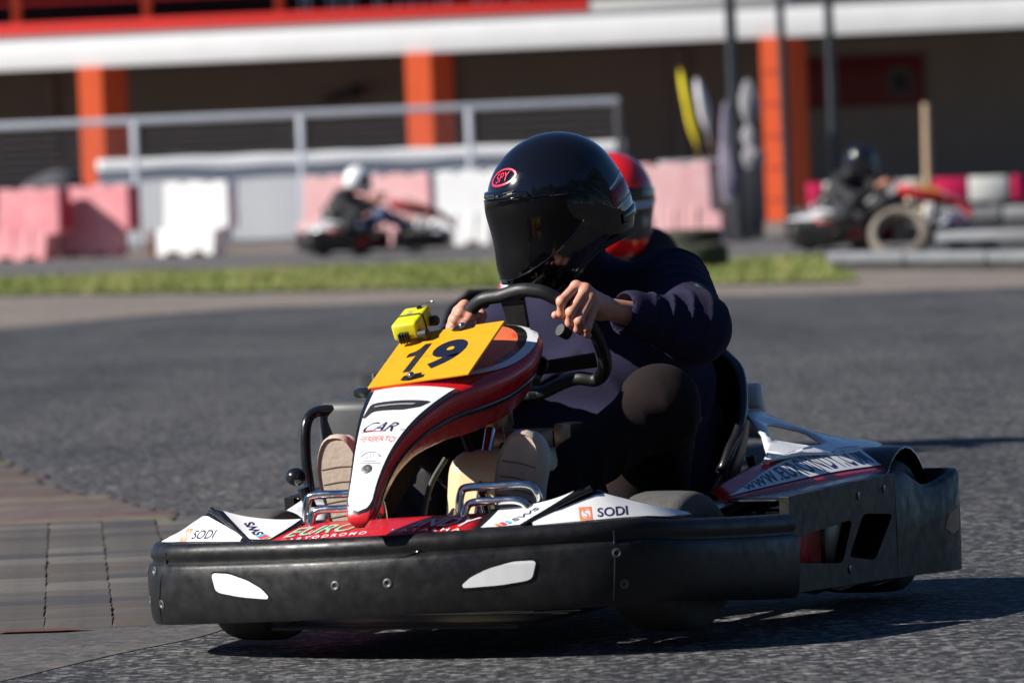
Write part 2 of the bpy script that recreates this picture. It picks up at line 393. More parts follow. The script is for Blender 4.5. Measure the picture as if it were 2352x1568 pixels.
def make_kart():
    K = empty('racing_kart')
    # front bumper: a deep black plastic skirt that wraps round both front wheels
    P = cat(BUMP_PLAN, 6); N = len(P); rows = []
    for i in range(N):
        t = P[min(i + 1, N - 1)] - P[max(i - 1, 0)]; t /= np.linalg.norm(t); n = np.array([t[1], -t[0]])
        n = n if n @ P[i] > 0 or abs(P[i][1]) > .5 and n[1] * P[i][1] > 0 else -n
        b, tp = bump_w(P[i][1]), top_w(P[i][1])
        sec = [(-.030, b + .012), (-.016, b + .001), (-.002, b), (.004, b + .012), (.009, b + .05), (.010, b + .09), (.008, tp - .050), (.005, tp - .043), (-.001, tp - .040), (-.002, tp - .034), (.003, tp - .028), (.001, tp - .012), (-.007, tp - .002), (-.018, tp), (-.040, tp - .003), (-.044, tp - .02), (-.040, b + .05)]
        rows += [(P[i][0] + n[0] * o, P[i][1] + n[1] * o, h) for o, h in sec]
    fb = mesh('front_bumper', rows, grid_faces(N, 17, False, True) + [tuple(range(17)), tuple((N - 1) * 17 + k for k in range(17))[::-1]], BLACK_PL, K, angle=50)
    tb = bvh(fb)
    # bumper trimmings: end-cap seams, rivets, reflectors, a gouge
    F = lambda v: np.interp(v, [p[1] for p in P], [p[0] for p in P])
    for v0, v1 in ((-.553, -.545), (.495, .503)):
        pts = [tb.ray_cast(Vector((F((v0 + v1) / 2) + .1, v0 + (v1 - v0) * k / 6 - .03 * (k / 6 if v0 < 0 else 0) * -1, bump_w(v0) + .01 + k / 6 * .135)), Vector((-.8, .6 if v0 < 0 else -.6, 0)))[0] for k in range(7)]
        pts = [p for p in pts if p is not None]
        if len(pts) > 2: tube('moulding_seam', [tuple(p) for p in pts], .0022, BLACK_PL, fb, seg=6)
    def rivet(v, w):
        d = Vector((1, 0.5 * (v / .5), 0)).normalized(); h, hn, _, _ = tb.ray_cast(Vector((F(v), v, w)) + d * .15, -d)
        if h is None: return
        if hn.dot(d) < 0: hn = -hn
        lathe('rivet', [(.0095, -.002), (.0095, .0012), (.0065, .0022), (.004, .0010), (.0022, -.001)], STEEL_R, fb, axis=hn, center=h, seg=14)
    for v, w in ((-.07, .143), (.04, .147), (-.52, .165), (-.50, .10), (-.555, .165), (-.545, .105), (.46, .19), (.47, .13)): rivet(v, w)
    leaf = [(-.075, .032), (-.03, .031), (.02, .016), (.055, -.004), (.072, -.022), (.070, -.030), (.0, -.026), (-.055, -.017), (-.066, -.010)]
    for cv, wz, sg in ((-.287, .140, 1), (.25, .158, -1)):
        d = Vector((F(cv), cv * .9, 0)).normalized(); ex = Vector((0, 1, 0)) - d * d.y; ex.normalize()
        lf = round_poly([(sg * x * .95, y * .78) for x, y in leaf], .25)
        decal('reflector_recess', [[(x * 1.07 + .001 * sg, y * 1.2 - .001) for x, y in lf]], (F(cv), cv, wz), ex, (0, 0, 1), tb, BLACK_GL, fb, lift=.0009)
        decal('reflector', [lf], (F(cv), cv, wz), ex, (0, 0, 1), tb, WHITE, fb, lift=.0026)
    tube('gouge', [tuple(tb.ray_cast(Vector((.7, v, w_)), Vector((-1, 0, 0)))[0] + Vector((.0005, 0, 0))) for v, w_ in ((.06, .196), (.075, .197), (.092, .2035), (.10, .206), (.105, .212))], [.0008, .0022, .003, .0022, .001], BLACK_GL, fb, seg=6)
    # front fairing: red middle, two raised white wings with black edging
    T = lambda v: (F(v) - .026, v, top_w(v) - .002)
    def lean(p): return (p[0], p[1], p[2] + .036 * p[1])
    ctr0 = [T(v) for v in np.linspace(-.235, .205, 13)]; ctr1 = [(.275 - .05 * v * v, v, .262 + .036 * v) for v in np.linspace(-.215, .185, 13)]
    v, f = patch(ctr0[0], ctr0[-1], ctr1[-1], ctr1[0], 14, (0, 0, .004), e0=ctr0, e1=ctr1)
    fm = mesh('fairing_centre', v, f, RED, K, smooth=True); solidify(fm, .004); tm = bvh(fm)
    back = [(.275, v, .262 + .036 * v) for v in np.linspace(-.3, .3, 9)]; low = [(.265, v, .16) for v in np.linspace(-.3, .3, 9)]
    v, f = patch(back[0], back[-1], low[-1], low[0], 8, e0=back, e1=low); mesh('fairing_back_lip', v, f, BLACK_GL, fm, smooth=True)
    for s in (-1, 1):
        q = lambda u, a, w_: np.array(lean((u, s * a, w_)))
        F0 = np.array(T(s * .20 if s > 0 else -.235)); F1 = np.array(T(s * .285)); B0 = q(.265, .19, .268); PK = q(.285, .392, .300); PO = q(.262, .412, .294)
        inner_e0 = [F0 * (1 - k) + F1 * k for k in np.linspace(0, 1, 6)]
        top_e = cat([B0, q(.27, .26, .270), q(.278, .33, .281), PK], 5)
        v, f = patch(F0, F1, PK, B0, 12, (0, 0, -.004), e1=top_e)
        wing = mesh('fairing_wing', v, f if s > 0 else [g[::-1] for g in f], BLACK_GL, K, smooth=True); solidify(wing, .004)
        v, f = patch(F0, F1, PK, B0, 12, (0, 0, -.004), e1=top_e, lo=(.10, .07), hi=(.90, .985), lift=.0022 * s)
        vi = mesh('white_inner_panel', v, f if s > 0 else [g[::-1] for g in f], WHITE, wing, smooth=True)
        bot = cat([F1, T(s * .36), T(s * .44), T(s * .505)] , 5); tail = np.array(T(s * .545)) + np.array((-.05, 0, .004))
        bot = np.vstack([bot, cat([T(s * .505), (T(s * .53)[0], T(s * .53)[1], T(s * .53)[2] + .001), tail], 4)[1:]])
        top2 = np.vstack([cat([F1 + (PK - F1) * .02, F1 * .5 + PO * .5 + np.array((0, 0, .002)), PO], 6), cat([PO, q(.235, .455, .274), q(.20, .498, .256), tail + np.array((0, 0, .003))], 4)[1:]])
        v, f = patch(bot[0], bot[-1], top2[-1], top2[0], 16, (0, 0, 0), e0=bot, e1=top2)
        ob = mesh('fairing_outer', v, f if s > 0 else [g[::-1] for g in f], BLACK_GL, wing, smooth=True); solidify(ob, .004); 
        v, f = patch(bot[0], bot[-1], top2[-1], top2[0], 16, (0, 0, 0), e0=bot, e1=top2, lo=(.07, .05), hi=(.985, .88), lift=.0022 * s)
        vo = mesh('white_outer_panel', v, f if s > 0 else [g[::-1] for g in f], WHITE, wing, smooth=True)
        tube('ridge_bead', cat([F1 + (PK - F1) * -.02, F1 * .5 + (PK + PO) * .25 + np.array((0, 0, .003)), (PK + PO) / 2], 6), [.0045] * 6 + [.006] * 6 + [.007], BLACK_GL, wing, seg=8)
        # back wall of the wing so that it reads as a shell from behind
        v, f = patch(B0, PO, q(.235, .40, .16), q(.245, .19, .16), 6, e0=list(top_e) + [PO]); mesh('wing_back', v, f, BLACK_GL, wing, smooth=True)
        ti, to = bvh(vi), bvh(vo)
        # lettering on the wings
        ec = sum(bot[6:14]) / 8 * .72 + PO * .28; exo = Vector(bot[13] - bot[6]).normalized() * s; eyo = Vector((0, 0, 1)); eyo = (eyo - exo * eyo.dot(exo) + Vector((0, 0, 0))).normalized()
        cen = Vector(ec)
        text_on('outer_lettering', 'SODI', .062, .017, cen + exo * .022, exo, eyo, to, INK_TX, wing, bold=.02, shear=.1, lift=.0004)
        o = cen - exo * .031
        decal('badge', [[(-.013, -.012), (.011, -.012), (.013, .012), (-.011, .012)], ellipse(0, 0, .0092, .0092, 16)], o, exo, eyo, to, ORANGE_TX, wing, lift=.0005)
        text_on('badge_letter', 'S', .009, .016, o, exo, eyo, to, ORANGE_TX, wing, bold=.0, lift=.0006)
        ic = F0 * .30 + F1 * .32 + PK * .22 + B0 * .16; exi = Vector(PK - (F0 + F1) / 2).normalized()
        exi = Vector(np.array(q(.285, .33, .288)) - np.array(q(.36, .25, .250))).normalized()
        nI = Vector((.45, -s * .45, .77)); eyi = nI.cross(exi).normalized()
        if s < 0: exi, eyi = exi, eyi
        text_on('inner_lettering', 'SWS', .060, .020, Vector(ic) + exi * .020, exi, eyi, ti, INK_TX, wing, bold=.03, shear=.1, lift=.0006)
        for k, mm in ((0, CYAN_TX), (1, RED_TX), (2, ORANGE_TX)):
            decal('colour_bar', [[(-.0045, -.010), (.0045, -.010), (.0045, .010), (-.0045, .010)]], Vector(ic) - exi * (.019 + .0105 * k), exi, eyi, ti, mm, wing, lift=.0016)
    # printing on the red centre
    up = Vector((-.155, 0, .028)).normalized(); ey = Vector((0, 1, .036)).normalized()
    text_on('centre_lettering', 'INDY', .125, .055, (.335, .125, .26), ey, up, tm, WHITE_TX, fm, bold=.01, shear=.35)
    text_on('centre_lettering', 'EURO', .150, .055, (.340, -.135, .25), ey, up, tm, GREEN_TX, fm, bold=.01, shear=.35)
    text_on('centre_lettering', 'BATALHA', .145, .016, (.382, .10, .25), ey, up, tm, WHITE_TX, fm, bold=.02, space=1.5)
    text_on('centre_lettering', 'KARTODROMO', .185, .016, (.386, -.115, .24), ey, up, tm, WHITE_TX, fm, bold=.02, space=1.5)

    # hood: the panel in front of the steering wheel, running down to a narrow beak
    H = cat(HOOD, 5); NH = len(H)
    def hood_sec(i):
        u, w_, a, d = H[i]; t = H[min(i + 1, NH - 1)][:2] - H[max(i - 1, 0)][:2]; t /= np.linalg.norm(t); nn = np.array([t[1], -t[0]]); nn = nn if nn[1] > 0 or nn[0] > .5 else -nn
        return np.array([u, w_]), nn, a, d
    def hood_pt(i, lat, dep=0.0):
        c, nn, a, d = hood_sec(i); cr = .10 * a * (1 - (lat) ** 2); p = c + nn * (cr - dep * d); return (p[0], lat * a, p[1])
    secs = [(-.62, 1.0), (-.74, .92), (-.86, .6), (-.97, .3), (-1.0, .14), (-.985, .05), (-.94, .01), (-.8, 0), (-.5, 0), (-.2, 0)]
    secs = secs + [(0, 0)] + [(-a, b) for a, b in secs[::-1]]
    hv = [hood_pt(i, a, b) for i in range(NH) for a, b in secs]
    hd = mesh('hood', hv, grid_faces(NH, len(secs)) + [tuple(range(len(secs)))[::-1], tuple((NH - 1) * len(secs) + k for k in range(len(secs)))], RED, K, smooth=True); th = bvh(hd)
    # white front panel
    i0, i1 = 8, 31; vs = []; nl = 9
    for i in range(i0, i1 + 1):
        k = (i - i0) / (i1 - i0); ex_ = .86 if k > .16 else .86 * sqrt(max(0, 1 - ((.16 - k) / .16) ** 2)) + .02
        for j in range(nl):
            lat = (-1 + 2 * j / (nl - 1)) * ex_; c, nn, a, d = hood_sec(i); p = np.array(hood_pt(i, lat)); vs.append(p + np.array((nn[0], 0, nn[1])) * .0020)
    wp = mesh('white_front_panel', vs, grid_faces(i1 - i0 + 1, nl), WHITE, hd, smooth=True); tw = bvh(wp)
    vs = []
    for i in range(i0 - 1, i1 + 1):
        k = (i - i0 + 1) / (i1 - i0 + 1); ex_ = .99 if k > .17 else .99 * sqrt(max(0, 1 - ((.17 - k) / .17) ** 2)) + .02
        for j in range(nl):
            lat = (-1 + 2 * j / (nl - 1)) * ex_; c, nn, a, d = hood_sec(i); vs.append(np.array(hood_pt(i, lat)) + np.array((nn[0], 0, nn[1])) * .0010)
    mesh('black_edging', vs, grid_faces(i1 - i0 + 2, nl), BLACK_GL, hd, smooth=True)
    for s in (-1, 1):   # black swage line down each flank
        vs = []
        for i in range(4, 56):
            for dep, o in ((.44, .0006), (.47, .004), (.53, .004), (.57, .0006)):
                lat = s * np.interp(dep, [.3, .6, .92, 1.0], [.97, .86, .74, .62]); p = np.array(hood_pt(i, lat, dep)); p[1] += s * (o + .0012); vs.append(p)
        mesh('swage_stripe', vs, grid_faces(52, 4), BLACK_GL, hd, smooth=True)
    # the dome under the plate: black, white rings; orange is a painted plate reflection
    for r0, r1, mm, lf in ((.0, .70, DOME_REFL, .0012), (.70, .82, BLACK_GL, .0016), (.82, .95, WHITE, .002)):
        lp = [ellipse(0, 0, .15 * r1, .215 * r1, 40)]
        if r0: lp.append(ellipse(0, 0, .15 * r0, .215 * r0, 40))
        n = Vector((.33, 0, .94)).normalized(); exd = Vector((0, 1, 0)); eyd = n.cross(exd).normalized()
        decal('dome_ring', lp, (-.075, 0, .59), exd, eyd, th, mm, hd, lift=lf, maxseg=.02)
    text_on('flank_lettering', 'EURO', .05, .016, (-.17, .10, .60), (-.6, .75, .15), (-.3, -.35, .85), th, RED_TX, hd, bold=.02)
    lathe('flank_hole', [(.020, -.012), (.020, .002), (.016, .004), (.0135, .001), (.0135, -.02), (.0, -.02)], BLACK_GL, hd, axis=(.35, .93, -.1), center=(-.135, .146, .535), seg=18, closed=False)
    # scoop in the white panel
    c, nn, a, d = hood_sec(27); n = Vector((nn[0], 0, nn[1])); ex_ = Vector((0, 1, 0)); ey_ = n.cross(ex_)
    sc_ = round_poly([(-.060, .012), (.064, .020), (.050, -.008), (.020, -.026), (-.042, -.028), (-.050, -.050), (-.056, -.050)], .15)
    decal('scoop', [sc_], Vector((c[0], 0, c[1])) + n * .0, ex_, ey_, tw, BLACK_MT, hd, lift=.0012)
    decal('scoop_lip', [[(-.044, -.008), (.040, .000), (.034, -.007), (-.044, -.014)]], Vector((c[0], 0, c[1])), ex_, ey_, tw, GREY_TX, hd, lift=.0035)
    def on_panel(i, lat): c, nn, a, d = hood_sec(i); n = Vector((nn[0], 0, nn[1])); return Vector((c[0], lat, c[1])), Vector((0, 1, 0)), n.cross(Vector((0, 1, 0)))
    o, a_, b_ = on_panel(23, -.004); text_on('panel_lettering', 'CAR', .068, .030, o, a_, b_, tw, INK_TX, hd, bold=-.005, shear=.6)
    o, a_, b_ = on_panel(23, .047); text_on('panel_lettering', 'team', .020, .007, o - b_ * .006, a_, b_, tw, GREY_TX, hd, shear=.3)
    o, a_, b_ = on_panel(23, -.012); decal('panel_underline', [[(-.028, -.0016), (.022, .0), (.022, .002), (-.028, .0006)]], o - b_ * .0145, a_, b_, tw, RED_TX, hd, lift=.0014)
    o, a_, b_ = on_panel(21, 0); text_on('panel_lettering', 'FERBERTO', .072, .0155, o, a_, b_, tw, PINK_TX, hd, bold=.0, shear=.15)
    o, a_, b_ = on_panel(18, 0)
    decal('panel_emblem', [ellipse(0, 0, .0075, .0075, 24), ellipse(0, 0, .0064, .0064, 24)], o, a_, b_, tw, GREY_TX, hd, lift=.0014)
    for k in range(3):
        an = pi / 2 + k * 2 * pi / 3; dx, dy = cos(an), sin(an)
        decal('panel_emblem', [[(dx * .0066, dy * .0066), (-dy * .0009, dx * .0009), (dy * .0009, -dx * .0009)]], o, a_, b_, tw, GREY_TX, hd, lift=.0014)
    arc = [(.021 * cos(t), .015 * sin(t)) for t in np.linspace(.15, pi - .15, 14)] + [(.0185 * cos(t), .013 * sin(t)) for t in np.linspace(pi - .15, .15, 14)]
    decal('panel_emblem_arc', [arc], o - b_ * .002, a_, b_, tw, GREY_TX, hd, lift=.0014)
    for dy, wd in ((-.0105, .014), (-.0155, .026)): decal('panel_emblem_line', [[(-wd, -.0007), (wd, -.0007), (wd, .0007), (-wd, .0007)]], o + b_ * dy, a_, b_, tw, GREY_TX, hd, lift=.0014)
    o, a_, b_ = on_panel(16, .0); lathe('panel_bolt', [(.0125, -.001), (.012, .002), (.008, .004), (.002, .0035), (.0, .003)], STEEL_R, hd, axis=a_.cross(b_), center=o + a_.cross(b_) * .003, seg=18, closed=False)

    # yellow number plate with tape clips and the timing box strapped on top
    BL, BR, TR, TL = [np.array(p) for p in ((.150, -.109, .507), (.150, .108, .530), (-.098, .091, .622), (-.098, -.129, .601))]
    ea = Vector(BR - BL); eb = Vector(TL - BL); pn = ea.cross(eb).normalized()
    pl = lambda a, b, h=0: Vector(BL) + ea * a + eb * b + pn * h
    cor = [pl(0, 0), pl(1, 0), pl(1, 1), pl(0, 1)]; vs = [c for c in cor] + [c + pn * .005 for c in cor]
    pt = mesh('number_plate', vs, [(3, 2, 1, 0), (4, 5, 6, 7), (0, 1, 5, 4), (1, 2, 6, 5), (2, 3, 7, 6), (3, 0, 4, 7)], YELLOW, K)
    bv = pt.modifiers.new('edge', 'BEVEL'); bv.width = .0015; bv.segments = 2
    up_ = (eb - ea * (eb.dot(ea) / ea.length_squared)).normalized() * (.53 * eb.length)
    decal('number_lettering', [[(-.34, .56), (-.34, .70), (-.16, .76), (-.06, .86), (-.01, 1.0), (.20, 1.0), (.20, 0), (-.04, 0), (-.04, .60)]], pl(.285, .20, .005), ea * .30, up_, None, INK, pt, lift=.0008)
    for s, a, b, wd in (('9', .610, .468, .335),):
        text_on('number_lettering', s, wd * ea.length, .53 * eb.length, pl(a, b, .005), ea, eb - ea * (eb.dot(ea) / ea.length_squared), None, INK, pt, bold=.05, lift=.0008)
    decal('plate_crack', [[(-.018, -.0006), (.012, .0004), (.02, .0016), (.011, .0012), (-.018, .0004)]], pl(.45, .475, .005), ea.normalized(), (eb - ea * (eb.dot(ea) / ea.length_squared)).normalized(), None, BLACK_MT, pt, lift=.0006)
    for a, b in ((.42, .06), (.60, .95)):
        o = pl(a, b, .006); cl = mesh('clip', [o + ea.normalized() * x + eb.normalized() * y + pn * z for x, y, z in ((-.022, -.008, .002), (-.004, -.013, .004), (.022, -.004, .003), (.020, .010, .005), (.002, .012, .003), (-.018, .006, .004))], [(0, 1, 2, 3, 4, 5)], BLACK_GL, pt); solidify(cl, .0015)
        lathe('screw', [(.0075, 0), (.0072, .003), (.005, .006), (0, .0075)], CHROME, pt, axis=pn, center=o + pn * .005, seg=16, closed=False)
        tube('plate_stay', [o - pn * .008, o - pn * .05], .005, STEEL, pt)
    R = Matrix((ea.normalized(), (pn.cross(ea.normalized())), pn)).transposed()
    tbx = box('timing_box', pl(.115, .97, .030), (.056, .092, .036), NEON, pt, r=.007, seg=3, rot=R)
    box('latch', pl(.10, .765, .022), (.022, .012, .020), BLACK_MT, tbx, r=.002, rot=R)
    for dx in (-.006, 0, .006): box('latch_rib', pl(.10, .756, .022) + ea.normalized() * dx, (.0025, .014, .022), BLACK_GL, tbx, r=.0008, seg=1, rot=R)
    tube('band', [pl(.115, .96, .030) + ea.normalized() * x + pn * z for x, z in ((-.029, -.018), (-.0292, .0), (-.0285, .016), (-.023, .0192), (.023, .0192), (.0285, .016), (.0292, 0), (.029, -.018))], .0016, BLACK_MT, tbx, seg=6)
    tube('wire_ring', cat([pl(.16, 1.09, .050), pl(.24, 1.10, .051), pl(.30, 1.13, .052), pl(.27, 1.16, .052), pl(.20, 1.13, .051)], 5, True), .0014, STEEL, tbx, closed=True, seg=6)
    lathe('stud', [(.006, 0), (.006, .004), (.003, .006), (0, .006)], BLACK_GL, tbx, axis=pn, center=pl(.17, 1.09, .047), seg=12, closed=False)
    text_on('tag_lettering', '19', .016, .013, pl(.09, 1.02, .049), -eb, ea, None, GREY_TX, tbx, lift=.0005)
    for b in (.82, 1.08): lathe('mount_knob', [(.010, -.01), (.011, .008), (.007, .012), (0, .012)], BLACK_MT, tbx, axis=ea.normalized(), center=pl(.27, b, .018), seg=12, closed=False)

    # steering wheel, spokes, column
    bt = radians(40); so = Vector((-.40, .03, .57)); se = Vector((sin(bt), 0, cos(bt))); sn = Vector((-cos(bt), 0, sin(bt)))
    ring = [(-.122, .088), (-.082, .124), (-.037, .134), (.006, .147), (.036, .146), (.066, .134), (.105, .095), (.134, .047), (.141, -.026), (.131, -.075), (.104, -.103), (.068, -.098), (.03, -.109), (-.034, -.138), (-.085, -.135), (-.125, -.09), (-.138, -.01), (-.134, .05)]
    SW = lambda a, b, h=0: so + Vector((0, a, 0)) + se * b + sn * h
    st = tube('steering_wheel', cat([SW(a, b) for a, b in ring], 6, True), .0142, LEATHER, K, closed=True, seg=16)
    def plate_bar(name, p, q, wd1, wd2, th, m_, par):
        p, q = Vector(p), Vector(q); d = (q - p).normalized(); sd_ = d.cross(sn).normalized(); vs = []
        for c, wd in ((p, wd1), (q, wd2)):
            for x, z in ((-wd, -th), (wd, -th), (wd, th), (-wd, th)): vs.append(c + sd_ * x + sn * z)
        o = mesh(name, vs, [(0, 1, 2, 3), (7, 6, 5, 4), (0, 4, 5, 1), (1, 5, 6, 2), (2, 6, 7, 3), (3, 7, 4, 0)], m_, par); b = o.modifiers.new('edge', 'BEVEL'); b.width = .002; b.segments = 2; return o
    hub = SW(-.012, -.03, -.045)
    for a, b, nm in ((-.012, .135, 'top'), (.122, -.045, 'l'), (-.125, -.03, 'r')):
        e = SW(a, b, -.004); mid = hub.lerp(e, .55) + sn * -.006; plate_bar('spoke', hub, e, .017, .020, .0025, BLACK_MT, st)
    plate_bar('spoke_pad', hub.lerp(SW(-.012, .135), .55) , SW(-.012, .128, -.004), .022, .026, .006, BLACK_MT, st)
    lathe('hub', [(.0, -.02), (.032, -.02), (.032, .005), (.028, .010), (0, .010)], BLACK_MT, st, axis=sn, center=hub, seg=20, closed=False)
    tube('switch_pod', [SW(.075, .055, -.02), SW(.085, .035, -.012)], .013, BLACK_MT, st)
    tube('rim_collar', [SW(-.034, -.138) + (SW(-.085, -.135) - SW(-.034, -.138)) * .0, SW(-.05, -.138)], .0152, BLACK_GL, st, seg=16)
    tube('steering_column', [hub, hub.lerp(Vector((.12, 0, .17)), .5), (.12, 0, .17)], .011, CHROME, K, seg=12)
    plate_bar('column_bracket', (-.18, .035, .44), (-.11, .075, .372), .014, .014, .003, PALE_ST, K)
    tube('bracket_bolt', [(-.12, .06, .372), (-.12, .105, .370)], .012, BLACK_MT, K)
    tube('tie_rod', [(-.06, .0, .42), (-.03, .035, .355)], .009, BLACK_MT, K); tube('support_strut', [(-.10, .045, .41), (-.02, .06, .33), (.06, .075, .22)], .011, CHROME, K)
    box('master_cylinder', (-.16, .095, .385), (.07, .15, .045), BRASS, K, r=.008); box('cylinder_cap', (-.16, .190, .390), (.075, .038, .058), BRASS, K, r=.006)
    lathe('reservoir', [(0, 0), (.026, 0), (.03, .02), (.022, .05), (0, .055)], BRASS, K, axis=(0, .2, 1), center=(-.165, .035, .405), seg=18, closed=False)
    # fuel tank between the driver's legs
    tk = box('fuel_tank', (-.085, .10, .255), (.20, .27, .235), TANK, K, r=.045, seg=5, taper=.86)
    lb = decal('tank_label', [round_poly([(-.05, -.07), (.055, -.07), (.05, .06), (-.045, .06)], .2)], (.03, .175, .26), (0, 1, 0), (-.06, 0, 1), bvh(tk), DARKRED, tk, lift=.0012)
    tube('fuel_pipe', cat([(-.02, -.02, .36), (.0, -.05, .30), (.03, -.06, .2), (.08, -.05, .12)], 5), .006, BLACK_MT, tk)
    # pedal guards: twin chrome hoops in front of each shoe
    for ya, yb, u, w_, mm in ((-.197, -.04, .275, .308, CHROME), (.128, .290, .275, .318, CHROME)):
        g = tube('pedal_guard', cat([(u - .02, ya - .004, .15), (u, ya, w_ - .05), (u, ya + .004, w_ - .012), (u, ya + .018, w_), (u, (ya + yb) / 2, w_ + .002), (u, yb - .022, w_ + .003), (u - .004, yb - .002, w_ - .012), (u - .02, yb, w_ - .06), (u - .04, yb, .15)], 5), .0082, mm, K, seg=12)
        tube('lower_hoop', cat([(u - .01, ya + .012, .15), (u + .012, ya + .014, w_ - .07), (u + .012, ya + .020, w_ - .038), (u + .012, ya + .036, w_ - .028), (u + .012, (ya + yb) / 2, w_ - .026), (u + .012, yb - .036, w_ - .026), (u + .008, yb - .016, w_ - .042), (u - .01, yb - .012, w_ - .09)], 5), .0078, mm, g, seg=12)
    tube('pedal_lever', [(.10, .14, .13), (.16, .13, .30)], .009, CHROME, K); tube('pedal_lever', [(.10, -.13, .13), (.15, -.12, .30)], .009, CHROME, K)
    # floor, frame tubes
    box('floor_tray', (-.1, 0, .052), (.85, .52, .008), BLACK_MT, K, r=.002)
    for s in (-1, 1):
        tube('frame_rail', cat([(.25, s * .27, .09), (0, s * .29, .075), (-.4, s * .33, .07), (-.9, s * .33, .075), (-1.2, s * .30, .09)], 5), .016, BLACK_MT, K)
    tube('frame_cross', [(.22, -.30, .10), (.22, .30, .10)], .016, BLACK_MT, K); tube('rear_axle', [(-1.05, -.56, .14), (-1.05, .56, .14)], .02, STEEL, K)
    tube('front_axle', [(0, -.40, .13), (0, .40, .13)], .015, BLACK_MT, K)
    # wheels
    def wheel(x, y, r, wd, steer, rim_r):
        ax = Vector((-sin(steer) * 1.0, cos(steer), 0)); c = (x, y, r + (.012 if y > 0 and x > -.5 else .002)); h = wd / 2
        prof = [(rim_r, -h * .80), (rim_r + .012, -h * .92), (r * .78, -h), (r * .90, -h * .98), (r * .965, -h * .86), (r * .992, -h * .66), (r, -h * .3), (r, h * .3), (r * .992, h * .66), (r * .965, h * .86), (r * .90, h * .98), (r * .78, h), (rim_r + .012, h * .92), (rim_r, h * .80), (rim_r - .006, 0)]
        wl = lathe('wheel', [(.02, -h * .6), (rim_r * .5, -h * .55), (rim_r * .9, -h * .7), (rim_r - .002, -h * .78), (rim_r - .004, h * .78), (rim_r * .9, h * .7), (rim_r * .5, h * .45), (.02, h * .5)], RIM_M, K, axis=ax, center=c, seg=36)
        lathe('tyre', prof, DUST_RUB if x > -.5 else RUBBER, wl, axis=ax, center=c, seg=48); lathe('hub_nut', [(0, h * .7), (.018, h * .7), (.02, h * .45), (.0, h * .45)], STEEL, wl, axis=ax, center=c, seg=12)
        return wl
    wheel(0, -.42, .132, .13, radians(-9), .066); wheel(-.01, .452, .138, .145, radians(-10), .066)
    wheel(-1.05, -.50, .142, .19, 0, .07); wheel(-1.05, .50, .142, .19, 0, .07)
    # side pods with their outer bumpers
    for s in (-1, 1):
        O = np.array((-.24, .612)); D = np.array((-.80, .648)) - O; L = np.linalg.norm(D); D /= L
        m3 = lambda a, z, off=0: (O[0] + D[0] * a - D[1] * off * -1 * 0, s * (O[1] + D[1] * a + off), z)
        outer = [(0, .065), (L, .052), (L, .27), (L * .62, .268), (0, .258)]
        outer = [(0, .065)] + [(L * k / 8, .065 - .013 * k / 8) for k in range(1, 8)] + [(L, .052), (L, .268)] + [(L * k / 8, .258 + .011 * k / 8) for k in range(7, 0, -1)] + [(0, .258)]
        h1 = round_poly([(-.0 + .01, .125), (.265, .105), (.325, .190), (.01, .172)], .12); h2 = round_poly([(.30, .115), (.44, .098), (.545, .185), (.385, .197)], .14)
        v2, f2 = flat_poly([outer, h1, h2])
        pd = mesh('side_bumper', [m3(a, z) for a, z in v2], [t if s < 0 else t for t in f2], POD_PL, K); solidify(pd, .022, offset=0); bb = pd.modifiers.new('edge', 'BEVEL'); bb.width = .004; bb.segments = 2; bb.limit_method = 'ANGLE'
        # curved rear end round the back wheel
        C = cat([(-.80, .648), (-.95, .66), (-1.08, .672), (-1.17, .668), (-1.205, .64), (-1.21, .58), (-1.20, .52)], 5); vs = []
        for p in C:
            tz = .268 - .035 * np.clip((-.86 - p[0]) / .10, 0, 1) + .022 * np.clip((-1.02 - p[0]) / .14, 0, 1); bz = .052 - .012 * np.clip((-.8 - p[0]) / .4, 0, 1)
            t = np.array((p[0] + 1.0, p[1] - .40)); n = t / np.linalg.norm(t) if p[0] < -1.1 else np.array((0, 1.0))
            for o_, z in ((-.012, bz), (.011, bz), (.012, bz + .1), (.011, tz - .008), (.004, tz), (-.008, tz), (-.012, tz - .01)): vs.append((p[0] + n[0] * o_, s * (p[1] + n[1] * o_), z))
        rc = mesh('rear_corner', vs, grid_faces(len(C), 7, False, True), POD_PL, pd, angle=50)
        decal('corner_slot', [round_poly([(-.05, -.012), (-.02, .018), (.05, .026), (.05, -.018), (.0, -.028)], .2)], (-1.10, s * .69, .148), (-1 * s, 0, 0) if s > 0 else (1, 0, 0), (0, 0, 1), bvh(rc), BLACK_GL, pd, lift=.001)
        for a, z in ((.36, .235), (.50, .24), (.30, .09)): lathe('pod_rivet', [(.008, -.002), (.008, .001), (.004, .002), (0, .001)], BLACK_GL, pd, axis=(0, s, 0), center=m3(a, z, .0115), seg=12, closed=False)
        # pod body seen through the openings
        box('pod_core', (-.40, s * .50, .145), (.30, .17, .13), RED, pd, r=.02); box('pod_tank', (-.68, s * .50, .145), (.22, .17, .13), BROWN_PL, pd, r=.02)
        # sloping pod top: black edge, printed white band, red shoulder
        eL = cat([(-.26, s * .480, .252), (-.46, s * .528, .258), (-.72, s * .572, .266), (-.95, s * .598, .268)], 4); eU = cat([(-.32, s * .430, .270), (-.53, s * .440, .302), (-.79, s * .448, .316), (-1.02, s * .505, .316)], 4)
        eB = cat([(-.25, s * .602, .252), (-.46, s * .615, .257), (-.66, s * .628, .261), (-.85, s * .640, .262)], 4); v, f = patch(eB[0], eB[-1], eL[-1], eL[0], 10, (0, 0, .002), e0=eB, e1=eL); solidify(mesh('pod_shelf', v, f, BLACK_GL, pd, smooth=True), .005)
        v, f = patch(eL[0], eL[-1], eU[-1], eU[0], 12, (0, 0, .004), e0=eL, e1=eU); pf = mesh('pod_top', v, f if s < 0 else f, RED, K, smooth=True); solidify(pf, .006)
